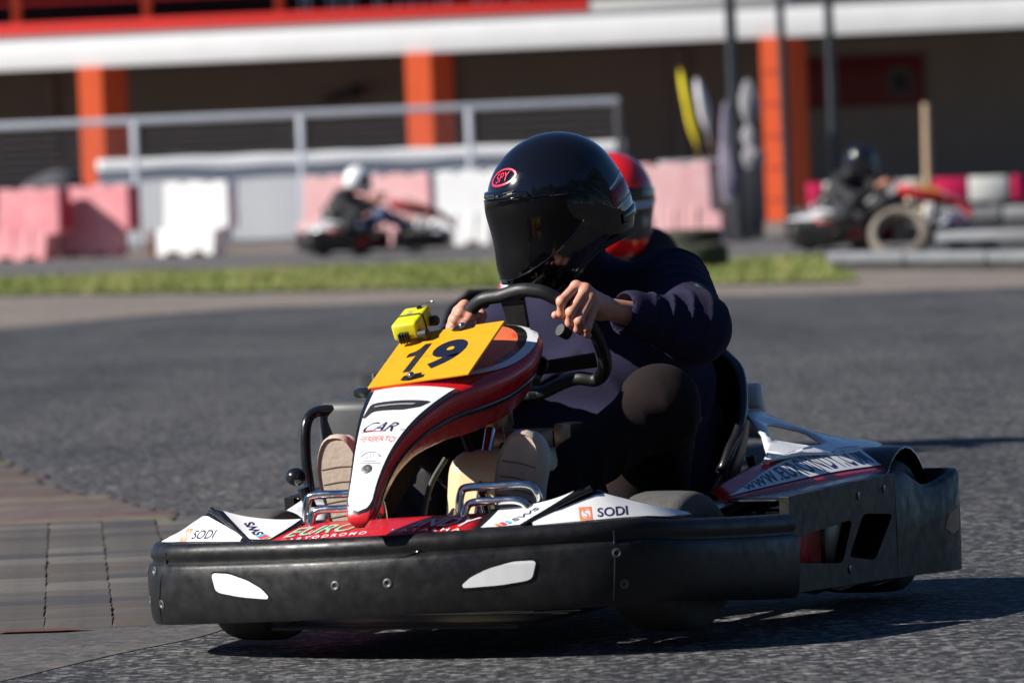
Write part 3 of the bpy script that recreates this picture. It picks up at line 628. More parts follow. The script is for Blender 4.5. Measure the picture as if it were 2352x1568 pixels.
        sg = -1 if s > 0 else 1
        for nm, lo, hi, mm, lf in (('edge_strip', (.0, .0), (1, .16), BLACK_GL, .0015), ('printed_band', (.06, .16), (.985, .70), WHITE, .002), ('shoulder_line', (0, .95), (1, 1), BLACK_GL, .0015)):
            v, f = patch(eL[0], eL[-1], eU[-1], eU[0], 12, (0, 0, .004), e0=eL, e1=eU, lo=lo, hi=hi, lift=lf * sg)
            if nm == 'printed_band':   # tapers to a point at the front
                v = []
                for j in range(9):
                    for i in range(25):
                        s_ = .04 + .945 * i / 24; tt = .16 + (.74 * (1 - (1 - i / 24) ** 2.6)) * j / 8
                        p = samp(eL, s_) * (1 - tt) + samp(eU, s_) * tt; p[2] += .004 * 16 * s_ * (1 - s_) * tt * (1 - tt) + .0022; v.append(p)
                f = grid_faces(9, 25)
            bd = mesh(nm, v, f, mm, pf, smooth=True)
            if nm == 'printed_band': tbnd = bvh(bd)
        bm, W_, H_ = text_bm('WWW.EUROINDY.COM', 1.0, .01, 0, 1.15)
        for vv in bm.verts:          # lettering set along the tapering band
            kx = vv.co.x / W_ + .5; yy = vv.co.y / H_ + .5; s_ = .16 + .80 * (kx if s > 0 else 1 - kx); fr = (s_ - .04) / .945
            tt = .16 + .74 * (1 - (1 - fr) ** 2.6) * (.12 + .76 * yy); p = samp(eL, s_) * (1 - tt) + samp(eU, s_) * tt; p[2] += .004 * 16 * s_ * (1 - s_) * tt * (1 - tt) + .0036; vv.co = p
        me = bpy.data.meshes.new('band_lettering'); bm.to_mesh(me); bm.free(); me.materials.append(INK_TX); link(bpy.data.objects.new('band_lettering', me), pf)
        # inner floor of the pod
        v, f = patch((-.32, s * .42, .262), (-1.0, s * .49, .298), (-.98, s * .36, .25), (-.40, s * .36, .17), 6); mesh('pod_inner', v, f, BLACK_MT, pf, smooth=True)
        v, f = patch((-.20, s * .37, .225), (-.20, s * .47, .236), (-.42, s * .50, .262), (-.42, s * .42, .250), 4); bl_ = mesh('wheel_guard', v, f, WHITE, K, smooth=True); solidify(bl_, .005)
    for o in K.children:
        if o.name.split('.')[0] in ('side_bumper', 'pod_top') and sum(v.co.y for v in o.data.vertices) < 0:
            for q in [o] + list(o.children):
                for v in q.data.vertices:
                    if v.co.x > -.86: v.co.x = -.86 + (v.co.x + .86) * .58
                    v.co.y *= .95
    # rear fairing: white cowl behind the seat with two openings each side
    for s in (-1, 1):
        out = [(-.56, .455), (-.74, .475), (-.95, .525), (-1.20, .50), (-1.285, .435), (-1.20, .37), (-1.10, .31), (-.97, .285), (-.90, .30), (-.80, .37), (-.66, .43)]
        hA = round_poly([(-.985, .312), (-1.075, .342), (-1.16, .40), (-1.10, .405), (-1.00, .36)], .2); hB = round_poly([(-.78, .395), (-.90, .345), (-.985, .40), (-.93, .465), (-.84, .455)], .25)
        zf = lambda x, y: .302 + .085 * np.clip((.50 - y) / .2, 0, 1.2) * np.clip((1.35 + x) / .35, 0, 1) * np.clip((-.5 - x) / .35, 0, 1) + .004
        bm = bmesh.new(); v2, f2 = flat_poly([out, hA, hB]); vv = [bm.verts.new((p[0], p[1], 0)) for p in v2]
        for f in f2: bm.faces.new([vv[i] for i in f])
        for _ in range(3):
            es = [e for e in bm.edges if e.calc_length() > .05]
            if es: bmesh.ops.subdivide_edges(bm, edges=es, cuts=1); bmesh.ops.triangulate(bm, faces=bm.faces[:])
        for v_ in bm.verts: v_.co.z = zf(v_.co.x, v_.co.y); v_.co.y *= s
        bmesh.ops.recalc_face_normals(bm, faces=bm.faces[:]); me = bpy.data.meshes.new('rear_cowl'); bm.to_mesh(me); bm.free(); me.materials.append(WHITE); me.polygons.foreach_set('use_smooth', [True] * len(me.polygons))
        rc = link(bpy.data.objects.new('rear_cowl', me), K); tr_ = bvh(rc); solidify(rc, .006, 0)
        text_on('cowl_lettering', 'FERBERTO', .13, .022, (-1.10, s * .45, .33), (-.35, .93 * s, 0) if s < 0 else (.35, -.93, 0), (-.93, -.35 * s, 0) if s < 0 else (.93, .35, 0), tr_, PINK_TX, rc)
    # seat: moulded black bucket
    prof = [(-.42, .135, .17, .02), (-.50, .10, .19, .05), (-.62, .085, .215, .10), (-.76, .085, .235, .16), (-.88, .13, .25, .20), (-.96, .24, .262, .20), (-1.00, .36, .268, .16), (-1.02, .47, .235, .09), (-1.025, .53, .17, .04)]
    PR = cat(prof, 5); vs = []
    for i, (x, z, b, hgt) in enumerate(PR):
        t = PR[min(i + 1, len(PR) - 1)][:2] - PR[max(i - 1, 0)][:2]; t /= np.linalg.norm(t); n = np.array([t[1], -t[0]]) if t[1] > 0 else np.array([t[1], -t[0]])
        n = np.array([-t[1], t[0]]); n = n if (n[1] > 0 and i < 22) or (n[0] > 0) else -n
        for j in range(-8, 9):
            a = j / 8; y = b * np.sign(a) * min(1, abs(a) * 1.45) ** .9; k = max(0, abs(a) - .5) / .5; p = np.array([x, z]) + n * hgt * k ** 1.3
            vs.append((p[0], y + np.sign(a) * .045 * k, p[1]))
    se_ = mesh('seat', vs, grid_faces(len(PR), 17), SEAT, K, smooth=True); solidify(se_, .010, 0)
    NP = len(PR)
    for c in (0, 16): tube('seat_rim', [vs[i * 17 + c] for i in range(2, NP)], .011, SEAT, se_, seg=10)
    tube('seat_rim', [vs[(NP - 1) * 17 + c] for c in range(17)], .011, SEAT, se_, seg=10)
    for s in (-1, 1): 
        box('headrest_pad', (-1.05, s * .262, .425), (.025, .05, .055), WHITE, se_, r=.012, seg=3); tube('seat_stay', [(-1.0, s * .27, .30), (-1.05, s * .31, .10)], .010, BLACK_MT, se_)
    # engine side: air box with cap, guard hoop, gear knob, engine block
    en = box('engine_block', (-.82, -.44, .20), (.28, .22, .22), BLACK_MT, K, r=.02); 
    for k in range(6): box('cooling_fin', (-.82, -.44, .315 + .009 * k), (.18, .16, .004), STEEL, en, r=.001, seg=1)
    ab = box('air_box', (-.73, -.485, .372), (.17, .185, .168), AIRBOX, K, r=.026, seg=4); lathe('cap', [(0, 0), (.042, 0), (.046, .006), (.046, .016), (.036, .021), (0, .022)], BLACK_GL, ab, center=(-.73, -.475, .456), axis=(0, 0, 1), seg=24, closed=False)
    lathe('cap_nut', [(0, 0), (.014, 0), (.014, .010), (0, .011)], BLACK_GL, ab, center=(-.73, -.475, .476), axis=(0, 0, 1), seg=6, closed=False); tube('cap_stud', [(-.73, -.475, .48), (-.73, -.475, .505)], .0045, STEEL, ab)
    tube('guard_hoop', cat([(-.66, -.53, .435), (-.64, -.575, .430), (-.62, -.588, .405), (-.61, -.588, .34), (-.60, -.578, .27), (-.58, -.56, .2)], 5), .0115, BLACK_GL, K, seg=12)
    tube('exhaust', cat([(-.70, -.40, .28), (-.9, -.35, .3), (-1.15, -.2, .28), (-1.22, .1, .24)], 5), .025, STEEL, K)
    kn = tube('lever', [(-.33, -.44, .20), (-.31, -.463, .29)], [.015, .012], BLACK_GL, K); bm = bmesh.new(); bmesh.ops.create_uvsphere(bm, u_segments=16, v_segments=10, radius=.021, matrix=Matrix.Translation((-.30, -.474, .313)) @ Matrix.Diagonal((1, 1.05, .9, 1)))
    me = bpy.data.meshes.new('lever_knob'); bm.to_mesh(me); bm.free(); me.materials.append(BLACK_GL); me.polygons.foreach_set('use_smooth', [True] * len(me.polygons)); link(bpy.data.objects.new('lever_knob', me), kn)
    # rear bumper bar
    rb = tube('rear_bumper', cat([(-1.06, .56, .19), (-1.22, .50, .19), (-1.25, .3, .19), (-1.25, -.3, .19), (-1.22, -.5, .19), (-1.06, -.56, .19)], 6), .045, POD_PL, K, seg=12)
    for s in (-1, 1):   # mud hoops over the back tyres
        vs = [(-1.05 - .162 * cos(a), s * y, .144 + .162 * sin(a)) for a in np.linspace(.2, 2.6, 12) for y in (.42, .60)]; mg = mesh('wheel_hoop', vs, grid_faces(12, 2), BLACK_GL, K, smooth=True); solidify(mg, .006)
    return K
STEEL_R = mat('rivet_steel', (0.10, 0.10, 0.10), 0.5, metal=0.5)
DOME_REFL = mat('dome_plate_reflection', (0.70, 0.15, 0.05), 0.35)
DARKRED = mat('dark_red_label', (0.16, 0.008, 0.012), 0.3, coat=0.2)
BROWN_PL = mat('translucent_brown_plastic', (0.10, 0.075, 0.06), 0.3, vary=(14, (0.05, 0.04, 0.035), 0.7))
SEAT = mat('seat_shell', (0.010, 0.010, 0.011), 0.3, coat=0.15, wear=(20, (0.06, 0.055, 0.05), 0.64, (1, 1, 1)))
AIRBOX = mat('air_box_plastic', (0.045, 0.048, 0.05), 0.45, vary=(20, (0.065, 0.068, 0.07), 0.7), wear=(70, (0.20, 0.20, 0.20), 0.68, (1, 1, 1)))
kart = make_kart(); kart.location = (KART_X, KART_Y, 0); kart.rotation_euler = (0, 0, KART_RZ)
tag(kart, 'large red and white rental kart with a yellow number 19 plate, nearest the camera', 'kart', 'karts on the track')

# ------------------------------------------------------------------ drivers
def helmet_radius():
    """star-shaped full-face shell: distance from the centre for a direction (x forward, y left, z up)"""
    def f(P):
        x, y, z = P[..., 0], P[..., 1], P[..., 2]
        def ell(c, r):
            q = np.stack([(x - c[0]) / r[0], (y - c[1]) / r[1], (z - c[2]) / r[2]], -1); k0 = np.linalg.norm(q, axis=-1); k1 = np.linalg.norm(q / np.array(r), axis=-1) + 1e-9; return k0 * (k0 - 1) / k1
        d1 = ell((-.010, 0, .030), (.146, .126, .134)); d2 = ell((.052, 0, -.070), (.112, .098, .088)); d3 = ell((-.05, 0, -.03), (.108, .114, .11))
        def sm(a, b, k): h = np.clip(.5 + .5 * (b - a) / k, 0, 1); return b * (1 - h) + a * h - k * h * (1 - h)
        return sm(sm(d1, d3, .03), d2, .05)
    return f
_hf = helmet_radius()
def helm_r(D):
    D = np.asarray(D, float); lo = np.full(D.shape[:-1], .03); hi = np.full(D.shape[:-1], .30)
    for _ in range(30):
        mid = (lo + hi) / 2; ins = _hf(D * mid[..., None]) < 0; lo = np.where(ins, mid, lo); hi = np.where(ins, hi, mid)
    return lo
def sph(az, el): return np.stack([np.cos(el) * np.cos(az), np.cos(el) * np.sin(az), np.sin(el)], -1)
def helm_patch(az, el, off=0.0):
    D = sph(az, el); return D * (helm_r(D) + off)[..., None]
def make_helmet(M, shell, visor, parent, detail=True, trim=None):
    """M: 4x4 matrix, helmet frame -> parent frame"""
    def put(name, V, F, m, par, smooth=True):
        V = np.asarray(V).reshape(-1, 3); V = [M @ Vector(v) for v in V]; return mesh(name, V, F, m, par, smooth=smooth)
    nA, nE = (72, 40) if detail else (28, 16)
    AZ, EL = np.meshgrid(np.linspace(0, 2 * pi, nA, endpoint=False), np.linspace(-1.02, pi / 2 - 1e-3, nE), indexing='ij')
    # rear of the shell is cut higher than the chin
    low = -1.02 + .42 * (0.5 - 0.5 * np.cos(AZ)) ** 1.0; EL = low + (EL + 1.02) / (pi / 2 + 1.02) * (pi / 2 - low)
    V = helm_patch(AZ, EL); hm = put('helmet', V, grid_faces(nA, nE, True, False), shell, parent)
    # inner lining / neck roll
    ring = helm_patch(AZ[:, 0], low[:, 0], -.004); tube('neck_roll', [M @ Vector(p) for p in ring * .97], .011, BLACK_MT, hm, closed=True, seg=8)
    ins = np.concatenate([ring * .95, [[0, 0, .02]]]); put('lining', ins, [(i, (i + 1) % nA, nA) for i in range(nA)], BLACK_MT, hm)
    # visor: rounded-corner window standing a little proud
    a1 = 1.62; nV = 40 if detail else 16; s_, t_ = np.meshgrid(np.linspace(-1, 1, nV), np.linspace(0, 1, nV // 2), indexing='ij')
    top = .60 - .30 * np.abs(s_) ** 2.2; bot = -.42 + .34 * np.abs(s_) ** 4.0; vis = helm_patch(s_ * a1, bot + (top - bot) * t_, .0055)
    vo = put('visor', vis, grid_faces(nV, nV // 2), visor, hm)
    put('visor_edge', np.concatenate([vis[:, 0], vis[:, 0] - .006 * sph(s_[:, 0] * a1, bot[:, 0]), ], 0).reshape(2, nV, 3), grid_faces(2, nV), shell, vo)
    put('visor_edge', np.concatenate([vis[:, -1], vis[:, -1] - .006 * sph(s_[:, -1] * a1, top[:, -1])], 0).reshape(2, nV, 3), grid_faces(2, nV), shell, vo)
    if not detail: return hm
    tube('visor_rim', [M @ Vector(p) for p in vis[:, 0]], .0019, shell, vo, seg=6); tube('visor_rim', [M @ Vector(p) for p in vis[:, -1]], .0015, shell, vo, seg=6)
    hb = BVHTree.FromPolygons([Vector(v) for v in V.reshape(-1, 3)], grid_faces(nA, nE, True, False))
    def strip(name, a, e0, e1, off0, m, par, n=40):
        aa = np.linspace(*a, n); E0 = e0(aa) if callable(e0) else np.full(n, e0); E1 = e1(aa) if callable(e1) else np.full(n, e1)
        rows = [helm_patch(aa, E0, .0), helm_patch(aa, E0 + (E1 - E0) * .15, off0), helm_patch(aa, E0 + (E1 - E0) * .85, off0), helm_patch(aa, E1, .0)]
        return put(name, np.array(rows), grid_faces(4, n), m, par)
    # brow band above the visor with its vents
    band = strip('brow_band', (-.86, .86), lambda a: .612 - .30 * np.abs(a / 1.62) ** 2.2, lambda a: .735 - .10 * np.abs(a / .86) ** 3, .0045, shell, hm)
    for a in (-.52, -.06, .40):
        for e in (.64, .68): strip('vent_slot', (a, a + .24), e - .012, e + .010, .0062, BLACK_MT, hm, 12)
    strip('vent_tab', (.50, .60), .625, .67, .0075, STEEL_R, hm, 6); strip('vent_tab', (.24, .30), .64, .68, .0075, CHROME, hm, 6)
    # pivot covers, chin vent, rear spoiler lip, side edge line
    for s in (-1, 1):
        c = helm_patch(np.array(s * 1.60), np.array(.13), .004); pv = put('pivot_cover', np.array([c + np.array((.030 * cos(t) * 1.0, s * (.004 if r < 1 else 0), .034 * sin(t))) * np.array((r, 1, r)) for r in (.0, .55, 1.0) for t in np.linspace(0, 2 * pi, 24, endpoint=False)]), grid_faces(3, 24, False, True), shell, hm)
        tube('pivot_line', [M @ Vector(helm_patch(np.array(s * a), np.array(e), .003)) for a, e in ((1.22, .30), (1.18, .24), (1.17, .17), (1.20, .10), (1.25, .03))], .0022, shell, hm, seg=6)
    ch = strip('chin_vent', (-.62, .62), lambda a: -.72 - .0 * a, lambda a: -.58 + .06 * np.abs(a / .62) ** 2, .0050, shell, hm)
    for a in (-.4, -.1, .2): strip('chin_slot', (a, a + .2), -.685, -.655, .0065, BLACK_MT, hm, 10)
    strip('visor_tab', (-.08, .10), -.45, -.40, .010, BLACK_GL, hm, 8)
    tube('chin_rim', [M @ Vector(helm_patch(np.array(a), np.array(-1.0 + .42 * (.5 - .5 * cos(a))), .002)) for a in np.linspace(-2.2, 2.2, 50)], .0042, shell, hm, seg=8)
    strip('rear_lip', (2.25, 4.03), lambda a: -.50 + .06 * np.cos((a - pi) * 1.5), lambda a: -.34 + .05 * np.cos((a - pi) * 1.5), .004, shell, hm)
    strip('rear_print', (2.15, 2.75), lambda a: -.20 + .16 * (a - 2.15), lambda a: .02 + .10 * (a - 2.15), .0012, STRIPE, hm)
    strip('rear_print', (2.2, 2.75), lambda a: -.25 + .12 * (a - 2.15), lambda a: -.215 + .12 * (a - 2.15), .0012, WHITE_TX, hm)
    strip('rear_print', (2.2, 2.75), lambda a: .05 + .16 * (a - 2.15), lambda a: .085 + .18 * (a - 2.15), .0012, WHITE_TX, hm)
    # brow badge: oval ring and letters, left of centre
    a0, e0 = .30, .93; c = Vector(helm_patch(np.array(a0), np.array(e0))); n = Vector(sph(np.array(a0), np.array(e0))); ex = Vector((-sin(a0), cos(a0), 0)); ey = n.cross(ex).normalized()
    ex2 = (ex * cos(.10) + ey * sin(.10)).normalized(); ey2 = n.cross(ex2).normalized()
    ob = decal('badge_ring', [ellipse(0, 0, .037, .0195, 36), ellipse(0, 0, .0325, .0155, 36)], c, ex2, ey2, hb, BADGE, hm, lift=.0012, maxseg=.006)
    tx = text_on('badge_lettering', 'SPY', .040, .020, c, ex2, ey2, hb, BADGE, hm, bold=-.005, shear=.3, lift=.0012)
    for o in (ob, tx):
        o.data.transform(M)
    return hm
STRIPE = mat('helmet_red_stripe', (0.28, 0.01, 0.012), 0.2)
BADGE = mat('helmet_badge_red', (0.75, 0.02, 0.06), 0.35)
GLASS_NOSE = None

def fold(amp, freq, tw, seed, p, q):
    """diagonal cloth folds running round a limb p->q"""
    p = np.array(p, float); q = np.array(q, float); ax = (q - p) / np.linalg.norm(q - p); s1 = np.cross(ax, [0, 0, 1]); s1 /= np.linalg.norm(s1); s2 = np.cross(ax, s1); L = np.linalg.norm(q - p); ns = sines(seed, 22); nb = sines(seed + 9, 9)
    def f(X, Y, Z, t):
        x, y, z = X - p[0], Y - p[1], Z - p[2]; a = x * ax[0] + y * ax[1] + z * ax[2]; b = x * s1[0] + y * s1[1] + z * s1[2]; c = x * s2[0] + y * s2[1] + z * s2[2]
        ph = .5 * (freq * a + tw * np.arctan2(c, b)) + 2.6 * nb(X, Y, Z); w_ = np.exp(-(np.sin(ph) / .42) ** 2)
        return amp * (w_ * np.clip(.75 + 1.3 * ns(X, Y, Z), 0, 2) - .3)
    return f

def make_hand(joints, wrist, elbow, h, name, parent, rw=.024, re=.034, tilt=(0, 0, 1)):
    """joints: list of finger chains [(pts, radii)]; returns verts, faces"""
    A = np.array([p for ch, _ in joints for p in ch] + [wrist, elbow]); S = SDF(A.min(0) - .045, A.max(0) + .045, h)
    S.cone(wrist, elbow, rw, re, .01, flat=(tilt, 1.12))
    for i, (ch, rr) in enumerate(joints):
        base = np.array(ch[0])
        if i < 4: S.cone(base, np.array(wrist) * .72 + base * .28, rr[0] * 1.12, .0155, .012); S.cone(np.array(wrist) * .72 + base * .28, wrist, .0155, .020, .012)
        else: S.cone(base, wrist, rr[0] * 1.15, .017, .014)
    G = S.D.copy()
    for i, (ch, rr) in enumerate(joints):     # fingers joined to the palm, yet kept apart from one another
        Q = SDF(S.lo, S.lo + S.h * (S.n - 1), h); Q.n = S.n; Q.D = np.full(S.n, .2, np.float32)
        for j in range(len(ch) - 1): Q.cone(ch[j], ch[j + 1], rr[j], rr[j + 1], .0035)
        for j in range(1, len(ch) - 1): Q.ell(ch[j], (rr[j] * 1.10,) * 3, .004)
        k = .006; hh = np.clip(.5 + .5 * (G - Q.D) / k, 0, 1); Q.D = G * (1 - hh) + Q.D * hh - k * hh * (1 - hh)
        S.D = np.minimum(S.D, Q.D)
    return S
def join_fields(name, fields, m, parent):
    VV, FF, off = [], [], 0
    for S in fields:
        V, F = S.build()
        for _ in range(2):
            acc = np.zeros_like(V); cnt = np.zeros(len(V))
            for i in range(4):
                j = (i + 1) % 4; np.add.at(acc, F[:, i], V[F[:, j]]); np.add.at(cnt, F[:, i], 1); np.add.at(acc, F[:, j], V[F[:, i]]); np.add.at(cnt, F[:, j], 1)
            V = .5 * V + .5 * acc / np.maximum(cnt, 1)[:, None]
        VV.append(V); FF.append(F + off); off += len(V)
    me = fast_mesh(name, np.concatenate(VV), np.concatenate(FF)); me.materials.append(m); return link(bpy.data.objects.new(name, me), parent)

POSE = dict(sL=(-.80, .185, .675), eL=(-.60, .306, .587), wL=(-.405, .176, .640), sR=(-.83, -.150, .615), eR=(-.64, -.265, .465), wR=(-.425, -.150, .590),
            hipL=(-.76, .11, .19), kL=(-.31, .330, .440), aL=(.005, .165, .265), hipR=(-.80, -.10, .19), kR=(-.36, -.24, .44), aR=(.01, -.185, .265), neck=(-.70, .0, .735), head=(-.60, .009, .835))
# world-aligned hand frame expressed in kart axes: a = picture right, b = up, c = towards the viewer
TH = radians(22); EA = np.array((-sin(TH), cos(TH), 0)); EB = np.array((0, 0, 1.0)); EC = np.array((cos(TH), sin(TH), 0))

def left_hand_joints():
    o = np.array((-.338, .1335, .6445)); S = .0001308
    def J(x, y, c): return o + EA * ((x - 1480) * S) + EB * (-(y - 960) * S) + EC * c
    idx = [J(1590, 640, .000), J(1350, 860, .027), J(1345, 1040, .012), J(1385, 1120, -.008)]
    mid = [J(1735, 690, .004), J(1490, 1030, .030), J(1470, 1195, .014), J(1520, 1270, -.008)]
    rng_ = [J(1815, 800, .004), J(1612, 1165, .030), J(1590, 1290, .014), J(1640, 1350, -.006)]
    pin = [J(1880, 935, .000), J(1735, 1275, .024), J(1715, 1370, .012), J(1750, 1410, -.004)]
    thb = [J(1850, 1060, -.035), J(1560, 1010, -.032), J(1330, 1060, -.012), J(1250, 1075, -.004)]
    return [(idx, (.0108, .0100, .0090, .0080)), (mid, (.0110, .0101, .0091, .0082)), (rng_, (.0105, .0096, .0088, .0078)), (pin, (.0095, .0085, .0078, .0070)), (thb, (.0125, .0115, .0100, .0085))]
def right_hand_joints():
    o = np.array((-.352, -.098, .622)); S = .0001635     # on the left side of the rim, knuckles outward
    def J(x, y, c): return o + EA * (x * S) + EB * (y * S) + EC * c
    idx = [J(-30, 190, -.012), J(-80, 120, .022), J(30, 60, .026), J(110, 55, .010)]
    mid = [J(-110, 120, -.010), J(-150, 30, .024), J(-40, -30, .028), J(50, -40, .012)]
    rin = [J(-170, 20, -.010), J(-200, -80, .022), J(-90, -130, .026), J(0, -130, .010)]
    pin = [J(-210, -80, -.012), J(-230, -170, .018), J(-130, -210, .020), J(-50, -200, .006)]
    thb = [J(0, 60, -.045), J(130, 120, -.030), J(170, 60, -.010), J(160, -10, .0)]
    return [(idx, (.0112, .0104, .0094, .0084)), (mid, (.0112, .0104, .0094, .0084)), (rin, (.0105, .0098, .009, .008)), (pin, (.0095, .0088, .008, .007)), (thb, (.0125, .0118, .0108, .009))]

def make_driver(name, cloth, legs, shell, visor, shoe_sole, head_yaw=0.0, head_pitch=0.0, fine=False, head=None):
    P = {k: np.array(v) for k, v in POSE.items()}
    if head is not None:
        P['head'] = np.array(head)
        for q in ('sL', 'sR', 'eL', 'eR', 'kL', 'kR'): P[q][1] *= .50
        for q in ('sL', 'sR', 'eL', 'eR', 'wL', 'wR'): P[q][2] -= .05
    h = .0052 if fine else .016
    hs = .0019 if fine else .006
    # body: neck, forearms, hands, shins as one skin
    core = SDF((-1.0, -.42, .10), (.06, .42, .86), .012 if fine else .02)
    core.cone(P['neck'] - (.05, 0, .10), P['head'] - (.02, 0, .03), .045, .045, .02); core.cone((-.86, 0, .25), (-.83, 0, .58), .085, .085, .02)
    for s in 'LR':
        core.cone(P['s' + s], P['e' + s], .045, .040, .03); core.cone(P['s' + s], (-.82, 0, .60), .04, .04, .02); core.cone((-.86, 0, .25), P['hip' + s], .075, .07, .02)
        core.cone(P['hip' + s], P['k' + s], .065, .05, .03); core.cone(P['k' + s], P['a' + s], .048, .032, .02)
    core.cone(P['eR'], P['wR'] * .5 + P['eR'] * .5, .036, .034, .02); core.cone(P['eL'], P['wL'] * .4 + P['eL'] * .6, .036, .034, .02)
    HL = make_hand([([j - (0, 0, .05 if head is not None else 0) for j in c], r_) for c, r_ in left_hand_joints()], P['wL'], P['wL'] * .35 + P['eL'] * .65, hs, 'l', None)
    HR = make_hand([([j - (0, 0, .05 if head is not None else 0) for j in c], r_) for c, r_ in right_hand_joints()], P['wR'], P['wR'] * .35 + P['eR'] * .65, hs, 'r', None)
    body = join_fields(name, [core, HL, HR], SKIN, None)
    # sweatshirt
    S = SDF((-1.08, -.42, .12), (-.36, .42, .84), h); big = sines(3, 14); med = sines(5, 34)
    am = 1.0 if fine else .6
    drape = lambda X, Y, Z, t: am * (.016 * np.exp(-(np.sin(11 * Z + 13 * np.abs(Y - .02) + 6 * X + 2.6 * big(X, Y, Z)) / .38) ** 2) * np.clip((.68 - Z) / .2, 0, 1) + .004 * med(X, Y, Z) - .004)
    S.cone((-.84, -.10, .22), (-.84, .10, .22), .165, .165, .03, drape); S.cone((-.86, -.10, .36), (-.86, .11, .36), .150, .155, .04, drape); S.cone((-.84, -.07, .50), (-.83, .09, .52), .140, .150, .05, drape)
    S.cone((-.81, -.09, .60), (-.80, .12, .63), .090, .095, .05); S.cone((-.80, 0, .64), P['neck'] + (-.01, 0, -.012), .11, .068, .04); S.cone(P['neck'], P['head'] - (.03, 0, .055), .069, .074, .02)
    S.cone((-.74, -.05, .30), (-.72, .08, .27), .11, .12, .05, drape)
    for s in 'LR':
        f1 = fold(.0078 * am, 135, 3.0 if s == 'L' else -3.0, 11, P['s' + s], P['e' + s]); f2 = fold(.0070 * am, 150, 2.0, 23, P['e' + s], P['w' + s])
        S.cone(P['s' + s], P['e' + s], .079, .067, .035, f1); S.ell(P['e' + s], (.064, .064, .064), .03, lambda X, Y, Z, t: .003 * med(X, Y, Z))
        cu = P['w' + s] * .60 + P['e' + s] * .40 if s == 'L' else P['w' + s] * .86 + P['e' + s] * .14
        S.cone(P['e' + s], cu, .068, .047, .03, f2)
    if fine:   # hem and pocket of air at the left flank, rolled cuff, armhole seam
        d = (P['wL'] - P['eL']); d /= np.linalg.norm(d); cu = P['wL'] * .60 + P['eL'] * .40; S.cone(cu, cu + d * .022, .049, .049, .006)
    S.field(lambda D, X, Y, Z: np.maximum(D, .17 - Z + 0 * X * Y))
    # open the cuff and the neck
    for s in 'LR':
        d = (P['w' + s] - P['e' + s]); d /= np.linalg.norm(d); cu = P['w' + s] * .60 + P['e' + s] * .40 + d * .022 if s == 'L' else P['w' + s] * .86 + P['e' + s] * .14
        c0 = cu - d * .012; r = .038
        Q = SDF(S.lo, S.lo + S.h * (S.n - 1), h); Q.n = S.n; Q.D = np.full(S.n, .2, np.float32); Q.cone(c0, cu + d * .10, r, r, 0); q_ = -Q.D; k_ = .006; h_ = np.clip(.5 + .5 * (S.D - q_) / k_, 0, 1); S.D = q_ * (1 - h_) + S.D * h_ + k_ * h_ * (1 - h_)
    sw = S.obj('sweatshirt', cloth, body, 2 if fine else 1)
    if fine:   # seams and a small sewn tag on the near sleeve
        tsw = bvh(sw)
        def ring_seam(c, d, rad, nm, th_=.0017):
            d = Vector(d).normalized(); x_ = d.orthogonal().normalized(); y_ = d.cross(x_); pts = []
            for k in range(44):
                a_ = 2 * pi * k / 44; o_ = Vector(c) + (x_ * cos(a_) + y_ * sin(a_)) * rad; h_ = tsw.ray_cast(o_, (Vector(c) - o_).normalized(), rad)[0]
                if h_ is not None: pts.append(h_ + (o_ - Vector(c)).normalized() * .0004)
            if len(pts) > 20: tube(nm, [tuple(p) for p in pts], th_, cloth, sw, seg=5)
        dU = P['eL'] - P['sL']; dF = P['wL'] - P['eL']; cu_ = P['wL'] * .60 + P['eL'] * .40
        ring_seam(P['sL'] + dU * .10, dU + np.array((.05, .10, .05)), .16, 'armhole_seam'); ring_seam(cu_ - dF / np.linalg.norm(dF) * .018, dF, .10, 'cuff_seam')
        o_ = Vector(P['sL'] + dU * .42) + Vector((.3, .25, .12)) * .5; hh_ = tsw.ray_cast(o_, (Vector(P['sL'] + dU * .42) - o_).normalized())
        if hh_[0] is not None: decal('sleeve_tag', [[(-.004, -.010), (.004, -.012), (.004, .010), (-.004, .012)]], hh_[0], hh_[1].cross(Vector((0, 0, 1))).normalized() * -1, hh_[1].cross(hh_[1].cross(Vector((0, 0, 1)))).normalized() * -1, tsw, TAGM, sw, lift=.0015)
    # trousers
    T = SDF((-1.02, -.45, .07), (.08, .45, .55), .0075 if fine else .018); dt = lambda sd, p, q: fold(.005 * am, 95, 2.0, sd, p, q)
    T.cone((-.84, -.09, .19), (-.84, .09, .19), .14, .14, .03); kw = sines(77, 30)
    for s in 'LR':
        T.cone(P['hip' + s], P['k' + s], .098, .076, .03, dt(41, P['hip' + s], P['k' + s])); T.ell(P['k' + s], (.080, .076, .080), .03, lambda X, Y, Z, t: .006 * am * np.exp(-(np.sin(34 * (X * .5 - Z) + 2.2 * kw(X, Y, Z)) / .35) ** 2) - .003)
        T.cone(P['k' + s], P['a' + s], .072, .052, .025, dt(47, P['k' + s], P['a' + s]))
    tr = T.obj('trousers', legs, body, 2 if fine else 1)
